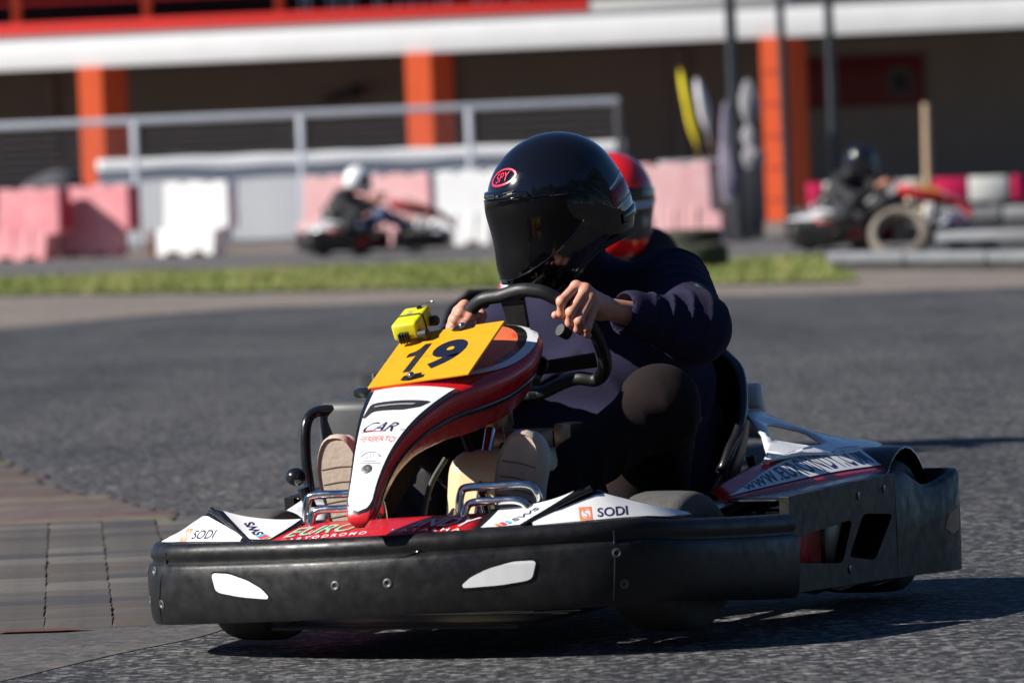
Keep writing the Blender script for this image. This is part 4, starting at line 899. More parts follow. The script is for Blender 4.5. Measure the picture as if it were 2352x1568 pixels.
    # shoes, soles towards the front
    for s, yv, tw_ in (('L', .165, .10), ('R', -.196, -.02)):
        a = P['a' + s]; heel = np.array((.055, yv - tw_ * .3, .155)); toe = np.array((.095, yv + tw_ * .35, .405)); ax = toe - heel; L = np.linalg.norm(ax); ax /= L; fw = np.array((1.0, 0, 0)); fw -= ax * (fw @ ax); fw /= np.linalg.norm(fw); sd_ = np.cross(ax, fw)
        if s == 'L': sd_ = sd_ 
        out = []
        for t in np.linspace(0, 2 * pi, 40, endpoint=False):
            al = cos(t); lt = sin(t); wd = .036 + .017 * np.clip((al + .6) / 1.2, 0, 1) - .004 * np.exp(-((al + .15) / .35) ** 2)
            out.append((wd * np.sign(lt) * abs(lt) ** .75, L / 2 + al * (L / 2 + .012)))
        rows = []
        for dep, sc_ in ((.016, .93), (.020, .97), (.014, 1.02), (.0, 1.03), (-.010, .99)):
            rows += [heel + ax * (L / 2 + (y - L / 2) * (1 - (1 - sc_) * .5)) + sd_ * x * sc_ + fw * dep for x, y in out]
        so = mesh('shoe', rows, grid_faces(5, 40, False, True) + [tuple(range(40))], shoe_sole, body, smooth=False, angle=40)
        up = SDF(np.minimum(heel, toe) - .12, np.maximum(heel, toe) + .12, .006 if fine else .012); up.cone(heel + ax * .03 - fw * .040, toe - ax * .05 - fw * .036, .041, .043, .01, flat=(fw, 1.15)); up.cone(toe - ax * .06 - fw * .036, toe - ax * .030 - fw * .030, .042, .036, .01, flat=(fw, 1.2)); up.cone(heel + ax * .045 - fw * .04, a - fw * .0, .044, .042, .02)
        uo = up.obj('shoe_upper', SHOE, so)
        if fine:   # moulded tread bars across the sole
            for k, y in enumerate((.40, .52, .58, .67, .79)):
                c = heel + ax * (L * y); wd = .040 if y > .3 else .03
                tube('tread_bar', cat([c - sd_ * wd * .92 + fw * .0155, c + ax * .004 + fw * .0158, c + sd_ * wd * .92 + ax * .003 + fw * .0155], 4), .0020, TREAD, so, seg=6)
    # helmet
    yaw = head_yaw; Rm = Matrix.Rotation(yaw, 4, 'Z') @ Matrix.Rotation(head_pitch, 4, 'Y'); M = Matrix.Translation(P['head']) @ Rm
    make_helmet(M, shell, visor, body, fine)
    return body
TAGM = mat('sewn_tag', (.06, .09, .07), .8)
TREAD = mat('sole_groove', (0.20, 0.15, 0.11), 0.8)
person = make_driver('person', NAVY, TROUS, HELM, VISOR, SOLE, head_yaw=radians(-44), head_pitch=radians(24), fine=True)
person.location = kart.location; person.rotation_euler = kart.rotation_euler
tag(person, 'driver in black full-face helmet and navy sweatshirt steering the nearest kart', 'person', 'kart drivers')

# ------------------------------------------------------------------ ground materials
def ground_mat(name, cols, scale, rough=0.9, bump=0.5, patch_=None, dist=0.006, extra=None, mult=False):
    """cols: dark, mid, light stops over fine aggregate; patch_=(scale, colour, amount)"""
    m = bpy.data.materials.new(name); m.use_nodes = True; n = m.node_tree.nodes; l = m.node_tree.links; b = n['Principled BSDF']
    tc = n.new('ShaderNodeTexCoord'); vo = n.new('ShaderNodeTexVoronoi'); vo.inputs['Scale'].default_value = scale; l.new(tc.outputs['Object'], vo.inputs['Vector'])
    no = n.new('ShaderNodeTexNoise'); no.inputs['Scale'].default_value = scale * .45; no.inputs['Detail'].default_value = 4; l.new(tc.outputs['Object'], no.inputs['Vector'])
    sp = n.new('ShaderNodeSeparateColor'); l.new(vo.outputs['Color'], sp.inputs[0])
    ad = n.new('ShaderNodeMath'); ad.operation = 'MULTIPLY_ADD'; ad.inputs[1].default_value = .55; l.new(sp.outputs[0], ad.inputs[0])
    mu = n.new('ShaderNodeMath'); mu.operation = 'MULTIPLY'; mu.inputs[1].default_value = .55; l.new(no.outputs[0], mu.inputs[0]); l.new(mu.outputs[0], ad.inputs[2])
    cr = n.new('ShaderNodeValToRGB'); el = cr.color_ramp.elements; el[0].position = .2; el[0].color = (*cols[0], 1); el[1].position = .9; el[1].color = (*cols[2], 1); e = el.new(.58); e.color = (*cols[1], 1)
    l.new(ad.outputs[0], cr.inputs[0]); cur = cr.outputs[0]
    for sc_, col, amt in (patch_ or []):
        t = n.new('ShaderNodeTexNoise'); t.inputs['Scale'].default_value = sc_; t.inputs['Detail'].default_value = 6; l.new(tc.outputs['Object'], t.inputs['Vector'])
        r = n.new('ShaderNodeMapRange'); r.inputs[1].default_value = .42; r.inputs[2].default_value = .68; r.inputs[4].default_value = amt; l.new(t.outputs[0], r.inputs[0])
        mx = n.new('ShaderNodeMix'); mx.data_type = 'RGBA'; mx.blend_type = 'MULTIPLY' if mult else 'MIX'; l.new(r.outputs[0], mx.inputs[0]); l.new(cur, mx.inputs[6]); mx.inputs[7].default_value = (*col, 1); cur = mx.outputs[2]
    if extra:      # long dark rubbered streaks
        mp = n.new('ShaderNodeMapping'); mp.inputs['Scale'].default_value = extra[0]; mp.inputs['Rotation'].default_value = (0, 0, extra[3]); l.new(tc.outputs['Object'], mp.inputs[0]); t = n.new('ShaderNodeTexNoise'); t.inputs['Scale'].default_value = 1.0; t.inputs['Detail'].default_value = 5; l.new(mp.outputs[0], t.inputs['Vector'])
        r = n.new('ShaderNodeMapRange'); r.inputs[1].default_value = .45; r.inputs[2].default_value = .70; r.inputs[4].default_value = extra[2]; l.new(t.outputs[0], r.inputs[0]); mx = n.new('ShaderNodeMix'); mx.data_type = 'RGBA'; mx.blend_type = 'MULTIPLY' if mult else 'MIX'; l.new(r.outputs[0], mx.inputs[0]); l.new(cur, mx.inputs[6]); mx.inputs[7].default_value = (*extra[1], 1); cur = mx.outputs[2]
    l.new(cur, b.inputs['Base Color']); b.inputs['Roughness'].default_value = rough; b.inputs['Specular IOR Level'].default_value = .35
    bp = n.new('ShaderNodeBump'); bp.inputs['Strength'].default_value = bump; bp.inputs['Distance'].default_value = dist; l.new(ad.outputs[0], bp.inputs['Height']); l.new(bp.outputs[0], b.inputs['Normal'])
    return m
ASPHALT = ground_mat('track_asphalt', ((.008, .008, .010), (.038, .039, .042), (.28, .27, .255)), 70, .82, 1.0, [(.45, (.62, .62, .68), .8), (5, (.75, .75, .76), .7)], .014, ((1.6, .16, 1), (.55, .55, .58), .8, .25), True)
DIRT = ground_mat('dry_dirt', ((.10, .08, .065), (.19, .155, .13), (.30, .26, .22)), 30, .95, .5, [(.5, (.24, .21, .18), .6), (1.7, (.13, .10, .085), .5)], .02)
GRASS_G = ground_mat('grass_floor', ((.08, .11, .018), (.15, .17, .03), (.26, .24, .08)), 14, .95, .6, [(.35, (.19, .17, .06), .6), (.9, (.07, .12, .015), .5)], .03)
CONC = ground_mat('kerb_concrete', ((.035, .034, .033), (.085, .081, .076), (.15, .14, .128)), 60, .85, .5, [(2.0, (.06, .058, .06), .7), (7, (.12, .105, .092), .5)], .004)
FARROAD = ground_mat('far_asphalt', ((.05, .05, .053), (.10, .095, .095), (.18, .17, .165)), 40, .9, .4, [(.6, (.13, .12, .115), .5)], .008)
KERB_W = mat('worn_white_kerb_paint', (.10, .090, .079), .75, vary=(9, (.062, .057, .056), .9), wear=(26, (.17, .16, .14), .64, (1, 1, 1)), coords='Object')
KERB_V = [KERB_W, mat('kerb_grey_dark', (.060, .058, .060), .75, vary=(9, (.045, .045, .05), .9)), mat('kerb_grey_light', (.140, .126, .108), .75, vary=(9, (.085, .08, .078), .9), wear=(26, (.20, .19, .165), .64, (1, 1, 1))), mat('kerb_grey_brown', (.090, .072, .058), .75, vary=(9, (.06, .055, .055), .9))]
KERB_R = mat('worn_red_kerb_paint', (.13, .085, .08), .7, vary=(7, (.17, .15, .10), .9), wear=(14, (.20, .18, .15), .6, (1, 1, 1)))
RUST = mat('rust', (.10, .03, .02), .9)

def sheet(name, pts, z, m, kind='structure', n=0):
    """flat ground sheet from an outline, finely triangulated enough to shade well"""
    vs, fs = flat_poly([pts]); o = mesh(name, [(p[0], p[1], z) for p in vs], fs, m)
    for p in o.data.polygons:
        if p.normal.z < 0: p.flip()
    return tag(o, kind=kind)
sheet('ground', [(-400, -300), (400, -300), (400, 900), (-400, 900)], -.020, DIRT)
far_edge = [(-60, 44), (-9, 40.2), (-3.35, 39.2), (-2.6, 41.2), (-1.8, 42.4), (-.07, 41.8), (1.54, 39.9), (3.43, 39.3), (9, 38), (60, 36)]
sheet('track', [(-60, -60), (60, -60)] + far_edge[::-1], -.008, ASPHALT)
sheet('far_lane', [(-60, 71.5), (-60, 61.5), (-1, 58.8), (2.2, 54.6), (5.5, 52.5), (60, 50), (60, 66), (5, 69.5), (-7, 71.5)], -.012, FARROAD)
# grass strip between the two stretches of track
gpts = [(-60, 62.5), (-60, 53), (-9, 52.6), (-4.48, 51.4), (-2, 48.2), (-.17, 46.4), (1.4, 44.3), (2.45, 43.2), (2.62, 45), (2.9, 53.8), (1.8, 55.4), (-1, 58.6), (-4, 60.3), (-7, 61)]
gq = []
for i in range(len(gpts)):
    (xa_, ya_), (xb_, yb_) = gpts[i], gpts[(i + 1) % len(gpts)]; nn_ = max(1, int(math.hypot(xb_ - xa_, yb_ - ya_) / .5)) if min(xa_, xb_) > -10 else 1
    gq += [(xa_ + (xb_ - xa_) * t / nn_ + rng.normal(0, .05), ya_ + (yb_ - ya_) * t / nn_ + (rng.normal(0, .32) if t else 0)) for t in range(nn_)]
gpts = gq
sheet('grass_bed', gpts, -.004, GRASS_G)
BLADE = [mat('grass_blade_green', (.13, .18, .028), .7), mat('grass_blade_dry', (.34, .31, .11), .8)]
def inside(p, poly):
    c = False
    for i in range(len(poly)):
        (x1, y1), (x2, y2) = poly[i - 1], poly[i]
        if (y1 > p[1]) != (y2 > p[1]) and p[0] < (x2 - x1) * (p[1] - y1) / (y2 - y1) + x1: c = not c
    return c
def blades(name, label, m, n, seed):
    r = np.random.default_rng(seed); V = []; F = []; cl = sines(seed, 2.2)
    while len(F) < n:
        x = r.uniform(-7.6, 2.9); y = r.uniform(43, 62)
        if not inside((x, y), gpts): continue
        if cl(np.array(x), np.array(y), np.array(0.)) + r.normal() * .35 < -.1: continue
        h = r.uniform(.015, .05) * (1.3 if r.random() < .1 else 1); a = r.uniform(0, 2 * pi); w_ = .010; lx, ly = r.normal(0, .03, 2)
        k = len(V); V += [(x - w_ * cos(a), y - w_ * sin(a), -.004), (x + w_ * cos(a), y + w_ * sin(a), -.004), (x + lx, y + ly, h)]; F.append((k, k + 1, k + 2))
    o = mesh(name, V, F, m); return tag(o, label, 'grass', kind='stuff')
blades('grass', 'short green grass on the strip behind the track', BLADE[0], 15000, 3)
blades('dry_grass', 'yellowed dry grass mixed into the green strip', BLADE[1], 7000, 4)

# apex kerb at the left: a concrete apron with rows of raised blocks, grey then faded red
arc = [(-1.9, 21.2), (-1.45, 18.6), (-1.1, 17.2), (-.86, 16.2), (-.66, 15.0), (-.58, 13.8), (-.585, 12.9), (-.64, 12.25), (-.83, 11.75), (-1.0, 11.25), (-1.25, 10.6), (-1.7, 9.8)]
arcS = [tuple(p) for p in cat(arc, 5)]
krb = sheet('kerb', [(-8, 21.2)] + arcS + [(-8, 9.8)], -.0065, CONC)
def rib_mesh(w_, d_, h_):
    prof = [(-.5, 0), (-.42, .55), (-.2, .95), (0, 1), (.2, .95), (.42, .55), (.5, 0)]; n = len(prof); vs = []
    for x, ins in ((-.5, .25), (-.485, 1), (.485, 1), (.5, .25)):
        for y, z in prof: vs.append((x * w_, y * d_, z * h_ * ins))
    me = bpy.data.meshes.new('kerb_block'); me.from_pydata(vs, [], grid_faces(4, n)); me.polygons.foreach_set('use_smooth', [True] * len(me.polygons)); me.update(); me.set_sharp_from_angle(angle=radians(38)); return me
RWS = []
for m_ in KERB_V:
    RW = rib_mesh(.1458, .105, .016); RW.materials.append(m_); RWS.append(RW)
edgeX = lambda y: np.interp(y, [p[1] for p in arcS[::-1]], [p[0] for p in arcS[::-1]])
cnt = 0; y = 12.55
while y < 16.3:            # grey stretch: toothed blocks
    base_ = rng.integers(0, 4)  # tone drawn per row, painting in the shading between ridges
    for c in range(12):
        x = -.70 - .146 * c - .075 * (y - 13.2)
        if x + .075 > edgeX(y) or x < -.104 * y - .25 or cnt >= 290: continue
        o = bpy.data.objects.new('kerb_block', RWS[base_ if rng.random() < .7 else rng.integers(0, 4)]); o.location = (x, y, -.006); o.scale = (rng.uniform(.99, 1.02), rng.uniform(.92, 1.05), rng.uniform(.75, 1.15)); o.rotation_euler = (0, 0, rng.normal(0, .010)); link(o, krb); cnt += 1
    y += .152
REDS = [KERB_R, mat('kerb_tan', (.19, .16, .10), .8, vary=(9, (.12, .10, .08), .8)), mat('kerb_brown', (.14, .11, .095), .8, vary=(9, (.10, .075, .07), .8)), mat('kerb_dull_red', (.13, .07, .07), .75, vary=(9, (.15, .11, .09), .8))]
k = 0
while y < 21.0:            # faded red stretch: long bars reaching the asphalt
    x1 = edgeX(y) - .02 + rng.normal(0, .02); x0 = -.104 * y - .5
    if x1 > x0 + .1:
        me = rib_mesh(x1 - x0, .21, .012); me.materials.append(REDS[[1, 3, 2, 0, 2][k % 5]]); o = bpy.data.objects.new('kerb_bar', me); o.location = ((x0 + x1) / 2, y, -.006); link(o, krb)
    y += .24; k += 1
vs, fs = flat_poly([round_poly([(-1.12, 12.42), (-.97, 12.40), (-.90, 12.43), (-.98, 12.47), (-1.10, 12.48)], .2)]); ru = mesh('rust_patch', [(p[0], p[1], -.002) for p in vs], fs, RUST, krb)

# ------------------------------------------------------------------ pit building
WHITE_P = mat('white_render', (.80, .80, .79), .6, vary=(1.2, (.70, .70, .68), .6)); ORANGE = mat('orange_paint', (.78, .105, .022), .55, vary=(3, (.68, .09, .02), .6)); ORANGE2 = ORANGE
REDP = mat('red_paint', (.70, .028, .018), .5, vary=(2, (.58, .03, .02), .5)); WALLG = mat('taupe_wall', (.36, .30, .255), .85, vary=(1.5, (.31, .26, .22), .7), bump=(20, .3)); MAROON = mat('maroon_wall', (.035, .008, .010), .8); DARKG = mat('dark_grey', (.05, .05, .055), .7)
bld = empty('pit_building', (0, 84, 0), radians(-9)); Y0 = 84
BR_ = radians(9)
def bxx(x, y_=84): q = x / y_; d = y_ - 84; return (q * (84 + d * cos(BR_)) - d * sin(BR_)) / (cos(BR_) + q * sin(BR_))     # along the slightly turned front
def bpart(name, x0, x1, y0, y1, z0, z1, m, par=None, r=.01):
    x0, x1 = bxx(x0, y0) , bxx(x1, y0); d_ = (y0 - 84) * .16; x0 -= d_ * 0; x1 -= d_ * 0
    return box(name, ((x0 + x1) / 2, (y0 + y1) / 2 - Y0, (z0 + z1) / 2), (x1 - x0, y1 - y0, z1 - z0), m, par or bld, r=r)
bpart('back_wall', -16, 16, 90, 90.3, 0, 3.0, WALLG); bpart('fascia', -16, 16, 84.06, 84.3, 2.585, 2.99, WHITE_P); bpart('canopy_slab', -16, 16, 84.3, 92, 2.66, 2.95, DARKG)
bpart('terrace_edge', -16, 1.3, 85.9, 86.05, 3.09, 3.30, REDP); bpart('terrace_kerb', -16, 16, 85.0, 85.9, 2.95, 3.09, mat('grey_render', (.22, .22, .23), .8)); bpart('terrace_edge_grey', 1.3, 4.2, 85.92, 86.05, 3.09, 3.28, mat('pale_grey_render', (.40, .40, .39), .8))
bpart('terrace_floor', -16, 16, 86.3, 91.7, 3.0, 3.20, DARKG); bpart('terrace_wall', -16, 16, 91.7, 92, 2.95, 6.0, MAROON); bpart('shade_roof', -16, 16, 84.6, 92.2, 5.6, 5.9, WHITE_P)  # roof lies out of view, put in to shade the terrace
for x in (-7.03, -5.13, -3.2): bpart('terrace_post', x - .06, x + .06, 86.1, 86.22, 3.0, 5.6, ORANGE)
bpart('terrace_rail', -16, -3.2, 86.12, 86.18, 3.58, 3.64, REDP); bpart('end_wall', -16.3, -16, 84.3, 92, 0, 3, WALLG)
for xa, xb, xc in ((-6.01, -5.68, -5.44), (-1.36, -1.0, -.77), (3.69, 4.03, 4.28)):
    pl4 = [(xa, 84.0), (xb, 84.0), (xc, 84.42), (xc, 84.55), (xa, 84.55)]; vs = [(bxx(x), y_ - Y0, z) for z in (0, 2.584) for x, y_ in pl4]; n = 5
    mesh('column', vs, [tuple(range(n))[::-1], tuple(range(n, 2 * n))] + [(i, (i + 1) % n, n + (i + 1) % n, n + i) for i in range(n)], ORANGE, bld)
for z in (.3, .75, 1.2, 1.65, 2.1): bpart('column_joint', 3.685, 4.035, 83.985, 84.0 - .001, z, z + .02, mat('joint_red', (.45, .05, .02), .7), r=.001)
# long red sign with a round emblem, panel below
SIGNR = mat('dark_red_sign', (.20, .012, .014), .5); SIGN_D = mat('sign_dark_print', (.02, .016, .016), .6)
sg = bpart('sign_board', 4.52, 6.42, 89.9, 89.995, 1.60, 2.36, SIGNR)
mesh('sign_emblem', [(bxx(6.05, 89.88) + .20 * cos(t), 5.885, 1.96 + .24 * sin(t)) for t in np.linspace(0, 2 * pi, 24, endpoint=False)], [tuple(range(24))], mat('emblem_grey', (.10, .10, .095), .6), sg)
mesh('sign_emblem', [(bxx(6.06, 89.88) + .11 * cos(t), 5.88, 1.93 + .14 * sin(t)) for t in np.linspace(0, 2 * pi, 24, endpoint=False)], [tuple(range(24))], SIGN_D, sg)
bpart('red_frame', 4.36, 4.54, 89.88, 89.995, 0, 2.6, SIGNR); bpart('red_skirting', 4.54, 6.3, 89.88, 89.995, 0, .42, SIGNR)
wl = bpart('wall_lamp', -2.56, -2.22, 89.75, 89.99, 2.05, 2.13, DARKG); bpart('lamp_head', -2.30, -2.16, 89.6, 89.9, 2.10, 2.26, DARKG, wl); bpart('lamp_arm', -2.72, -2.55, 89.7, 89.95, 2.0, 2.07, DARKG, wl)
for x in (-7.0, -.95, 2.6): bpart('wall_pilaster', x, x + .2, 89.85, 89.995, 0, 2.6, WALLG)
tag(bld, 'long pit building with white fascia, orange columns and a shaded taupe wall', 'building')
# white plastic chairs up on the terrace
PLW = mat('white_plastic_chair', (.78, .78, .77), .45)
def make_chair():
    c = empty('plastic_chair'); box('seat', (0, 0, .43), (.46, .46, .035), PLW, c, r=.012); b = box('backrest', (0, .22, .66), (.44, .03, .42), PLW, c, r=.012); 
    for x in (-.2, .2):
        for y_ in (-.2, .2): tube('leg', [(x * 1.12, y_ * 1.12, .0), (x, y_, .42)], [.018, .025], PLW, c, seg=6)
        tube('armrest', cat([(x * 1.1, -.18, .43), (x * 1.15, -.18, .62), (x * 1.15, .2, .66)], 3), .018, PLW, c, seg=6)
    return c
def copy_tree(o, parent=None, skip=()):
    c = o.copy(); COL.objects.link(c); c.parent = parent
    for k in ('label', 'group'):
        if k in c and parent is None: del c[k]
    for ch in list(o.children):
        if ch.name.split('.')[0] not in skip: copy_tree(ch, c, skip)
    return c
ch0 = make_chair(); spots = [(-2.66, 87.6, .3), (-1.98, 87.9, -.2), (-1.2, 87.7, .5), (-.55, 87.9, .1), (.1, 87.6, -.3)]
clab = ['leftmost white plastic chair behind the red terrace edge', 'second white plastic chair from the left behind the red terrace edge', 'middle white plastic chair behind the red terrace edge', 'fourth white plastic chair from the left behind the red terrace edge', 'rightmost white plastic chair behind the red terrace edge']
for i, (x, y_, a) in enumerate(spots):
    c = ch0 if i == 0 else copy_tree(ch0); c.location = (x, y_, 3.20); c.rotation_euler = (0, 0, a); tag(c, clab[i], 'chair', 'white chairs on the terrace')

# ------------------------------------------------------------------ fence with its banner
GALV = mat('galvanised_steel', (.56, .59, .64), .5, metal=.3, vary=(4, (.46, .48, .52), .6)); BANNER = mat('pale_banner_cloth', (.60, .62, .64), .8, vary=(.9, (.54, .56, .58), .7))
fn = empty('wire_fence', (0, 78, 0), radians(-6))
box('top_rail', (-7.2, 0, 1.725), (17.5, .06, .095), GALV, fn, r=.02)
for x in (-9.3, -7.1, -4.93, -2.70, -.45, 1.52): box('fence_post', (x, 0, .86), (.085, .06, 1.70), GALV if x < 1.5 else DARKG, fn, r=.015)
wv, wf = [], []
for k in range(0, 126): 
    x = -11 + .1 * k; a, b = tube_data([(x, .02, .05), (x, .02, 1.68)], .0017, seg=3, caps=False); wf += [tuple(i + len(wv) for i in f) for f in b]; wv += a
for k in range(0, 17): 
    z = .08 + .1 * k; a, b = tube_data([(-11, .02, z), (1.5, .02, z)], .0017, seg=3, caps=False); wf += [tuple(i + len(wv) for i in f) for f in b]; wv += a
tag(mesh('wire_mesh', wv, wf, GALV, fn), kind='stuff'); tag(fn, 'grey steel fence with wire mesh and a thick top rail before the building', 'fence')
bv_ = []; NX, NZ = 90, 12; bs = sines(8, 1.6)
for j in range(NZ + 1):
    for i in range(NX + 1):
        x = -5.45 + 7.05 * i / NX; z = .03 + (1.195 + .010 * sin(i * .5) * .5 - .02 * i / NX) * j / NZ; bv_.append((x, 78.42 + .02 * float(bs(np.array(x * 2), np.array(z * .6), np.array(0.))) + .006 * sin(x * 5 + z * 1.5), z))
bv_ = [(x, 78.42 + (y_ - 78.42) - .105 * x, z) for x, y_, z in bv_]
bn = mesh('banner', bv_, grid_faces(NZ + 1, NX + 1), BANNER, None, smooth=True); solidify(bn, .006); tag(bn, 'long pale grey cloth banner hung low behind the barriers', 'banner')

# ------------------------------------------------------------------ plastic barriers
PINK = mat('faded_pink_plastic', (.62, .20, .225), .55, vary=(3, (.70, .34, .35), .8)); WHT_B = mat('white_barrier_plastic', (.82, .82, .81), .5, vary=(3, (.74, .73, .71), .6)); PINKP = mat('bleached_pink_plastic', (.80, .42, .42), .55, vary=(3, (.84, .55, .54), .7)); END_SHADE = mat('pink_plastic_end_shade', (.45, .018, .05), .5)  # crimson paints the shade on the pink barriers' end faces
def barrier(X, Y, mtl, label, flip=1, rz=0.0, end=None):
    r = empty('road_barrier', (X, Y, 0), rz)
    out = [(0, 0), (.12, 0), (.14, .05), (.30, .05), (.32, 0), (.46, 0), (.48, .05), (.62, .05), (.64, 0), (.745, 0), (.775, .30), (.93, .32), (.95, .36), (.95, .85), (.93, .885), (.80, .89), (.765, .862), (.69, .855), (.655, .888), (.46, .892), (.425, .862), (.35, .855), (.315, .885), (.15, .888), (.125, .86), (.115, .36), (.10, .335), (.01, .31)]
    bm = bmesh.new(); f0 = [bm.verts.new((flip * x, -.20 + .05 * min(z, .5), z)) for x, z in out]; f1 = [bm.verts.new((flip * x, .20 - .05 * min(z, .5), z)) for x, z in out]; n = len(out)
    bm.faces.new(f0); bm.faces.new(f1[::-1])
    for i in range(n): bm.faces.new((f0[i], f1[i], f1[(i + 1) % n], f0[(i + 1) % n]))
    bmesh.ops.recalc_face_normals(bm, faces=bm.faces[:]); me = bpy.data.meshes.new('barrier_shell'); bm.to_mesh(me); bm.free(); me.materials.append(mtl)
    o = link(bpy.data.objects.new('barrier_shell', me), r); b = o.modifiers.new('edge', 'BEVEL'); b.width = .014; b.segments = 2; b.limit_method = 'ANGLE'
    for x in (.30, .55): box('flute', (flip * x, -.188, .24), (.035, .03, .30), mtl, r, r=.012)
    box('end_face', (flip * .945, 0, .61), (.03, .30, .47), end or mtl, r, r=.01)
    lathe('fill_cap', [(0, 0), (.04, 0), (.04, .02), (0, .025)], DARKG, r, axis=(0, 0, 1), center=(flip * .55, 0, .885), seg=12, closed=False)
    return tag(r, label, 'barrier', 'plastic road barriers')
barrier(-6.32, 73, PINK, 'faded pink plastic barrier cut by the left picture edge', rz=-.36, end=END_SHADE); barrier(-5.48, 73.2, PINK, 'faded pink plastic barrier in front of the leftmost orange column', rz=-.36, end=END_SHADE); barrier(-4.21, 72, WHT_B, 'white plastic barrier standing alone between pink ones, left of the banner middle', rz=-.34)
barrier(-2.56, 72.4, PINKP, 'pale pink barrier behind the white-helmeted driver, its left part seen', rz=-.18); barrier(-1.83, 72.2, PINKP, 'pale pink barrier behind the nose of the far left kart', rz=-.18); barrier(-.90, 71, WHT_B, 'bright white barrier just left of the foreground black helmet', rz=-.22)
barrier(2.42, 66, PINKP, 'pale pink barrier right of the red helmet, its foot pointing right', flip=-1, rz=-.12, end=END_SHADE)
STK = mat('brown_wood', (.22, .10, .06), .85, vary=(12, (.14, .07, .045), .7)); stk = tube('stake', [(-4.45, 73.6, -.02), (-4.44, 73.6, .30)], [.05, .04], STK, None, seg=8); tag(stk, 'short reddish brown stake between a pink and a white barrier', 'stake')
hp = SDF((-7.2, 79.3, -.02), (-5.2, 80.9, 1.3), .05); hp.ell((-6.15, 80, .45), (.62, .45, .62), .1); hp.ell((-6.0, 80, .85), (.25, .3, .28), .15); hp.ell((-6.75, 80, .25), (.3, .4, .4), .1); ho = hp.obj('covered_heap', DARKG); tag(ho, 'dark covered heap behind the wire fence at far left', 'heap')  # unclear dark shape, modelled as a covered heap

# ------------------------------------------------------------------ poles, flags, cabinet, hanging cloths
POLE = mat('black_pole_paint', (.012, .014, .017), .45, vary=(5, (.03, .035, .045), .6))
for x, r, lab in ((2.55, .062, 'thick dark pole, leftmost of the three, beside hanging grey cloths'), (3.10, .046, 'thin dark pole against the right orange column'), (3.63, .052, 'dark pole rising behind the black-suited kart driver')):
    p = empty('steel_pole', (x, 65, 0)); tube('shaft', [(0, 0, 0), (-.02, 0, 7)], r, POLE, p, seg=14); box('base_plate', (0, 0, .015), (.28, .28, .03), POLE, p, r=.008); tag(p, lab, 'pole', 'dark poles by the pit lane')
dp = tube('gantry_brace', [(6.35, 70, 3.3), (6.72, 70, 2.62), (6.74, 70, 2.5)], .05, POLE, None); tag(dp, 'dark slanting bar across the white fascia at top right', 'brace')
tube('brace_mast', [(6.74, 70, 2.55), (6.76, 70, 0)], .03, POLE, dp)
def furled(name, p, q, w1, w2, m, label, seed):
    P = [np.array(p) * (1 - t) + np.array(q) * t for t in np.linspace(0, 1, 14)]; vs = []; r = np.random.default_rng(seed)
    for i, c in enumerate(P):
        t = i / 13; R = (w1 * (1 - t) + w2 * t) * (sin(pi * min(1, t * 1.15 + .08)) ** .6 + .15)
        for k in range(12): a = 2 * pi * k / 12; rr = R * (1 + .25 * sin(3 * a + 4 * t) ); vs.append((c[0] + rr * cos(a), c[1] + rr * sin(a) * .7, c[2]))
    o = empty(name, (0, 0, 0)); fl = mesh('cloth', vs, grid_faces(14, 12, False, True) + [tuple(range(12))], m, o, smooth=True)
    d = (np.array(q) - p) / np.linalg.norm(np.array(q) - p); tube('stick', [np.array(p) - d * .03, np.array(q) + d * .92 if q[2] > .9 else np.array(q) + d * .85], .010, STK, o, seg=8); return tag(o, label, 'flag', 'furled flags on the cabinet')
FY = mat('yellow_flag_cloth', (.80, .66, .02), .7, vary=(6, (.72, .55, .02), .6)); FW = mat('white_flag_cloth', (.70, .68, .72), .7, vary=(6, (.55, .53, .58), .6))
furled('signal_flag', (2.02, 66.6, 1.94), (2.20, 66.6, .90), .035, .065, FY, 'furled yellow flag leaning left of the white one', 1); furled('signal_flag', (2.21, 66.8, 1.83), (2.33, 66.8, 1.10), .04, .075, FW, 'furled white flag leaning behind the yellow one', 2)
cb = empty('steel_cabinet', (2.36, 67.6, 0)); box('carcass', (0, 0, .44), (1.14, .5, .88), mat('grey_cabinet', (.16, .16, .175), .6, vary=(4, (.12, .12, .13), .6)), cb, r=.02); box('worktop', (0, -.02, .895), (1.2, .58, .04), GALV, cb, r=.01); box('door', (-.28, -.255, .44), (.5, .02, .76), DARKG, cb, r=.008); box('door', (.28, -.255, .44), (.5, .02, .76), DARKG, cb, r=.008); tag(cb, 'low grey steel cabinet behind the right pink barrier', 'cabinet')
def hanging(name, c, zs, ws, m, label, seed):
    vs = []; r = np.random.default_rng(seed)
    for j, (z, w_) in enumerate(zip(zs, ws)):
        for k in range(16): a = 2 * pi * k / 16; rr = w_ * (1 + .35 * sin(2 * a + j * .9) + .15 * r.normal()); vs.append((c[0] + rr * cos(a) + .02 * sin(j), c[1] + rr * sin(a) * .6, z))
    o = mesh(name, vs, grid_faces(len(zs), 16, False, True) + [tuple(range(16)), tuple((len(zs) - 1) * 16 + k for k in range(16))], m, None, smooth=True); sub(o, 1); return tag(o, label, 'cloth', 'cloths hung on the pole')
hanging('hanging_cloth', (2.44, 64.72, 0), np.linspace(.45, 1.55, 9), [.04, .075, .085, .08, .075, .07, .06, .05, .03], mat('lavender_grey_cloth', (.20, .18, .24), .9), 'long lavender grey cloth hanging left of the thick pole', 5)
hanging('hanging_cloth', (2.70, 64.7, 0), [.80, .88, .98, 1.02, 1.12, 1.22, 1.26, 1.36, 1.5, 1.62, 1.78], [.05, .12, .10, .04, .11, .10, .04, .09, .10, .07, .03], mat('pale_grey_cloth', (.26, .25, .26), .85), 'crumpled pale grey cloth bundle hanging right of the thick pole', 6)

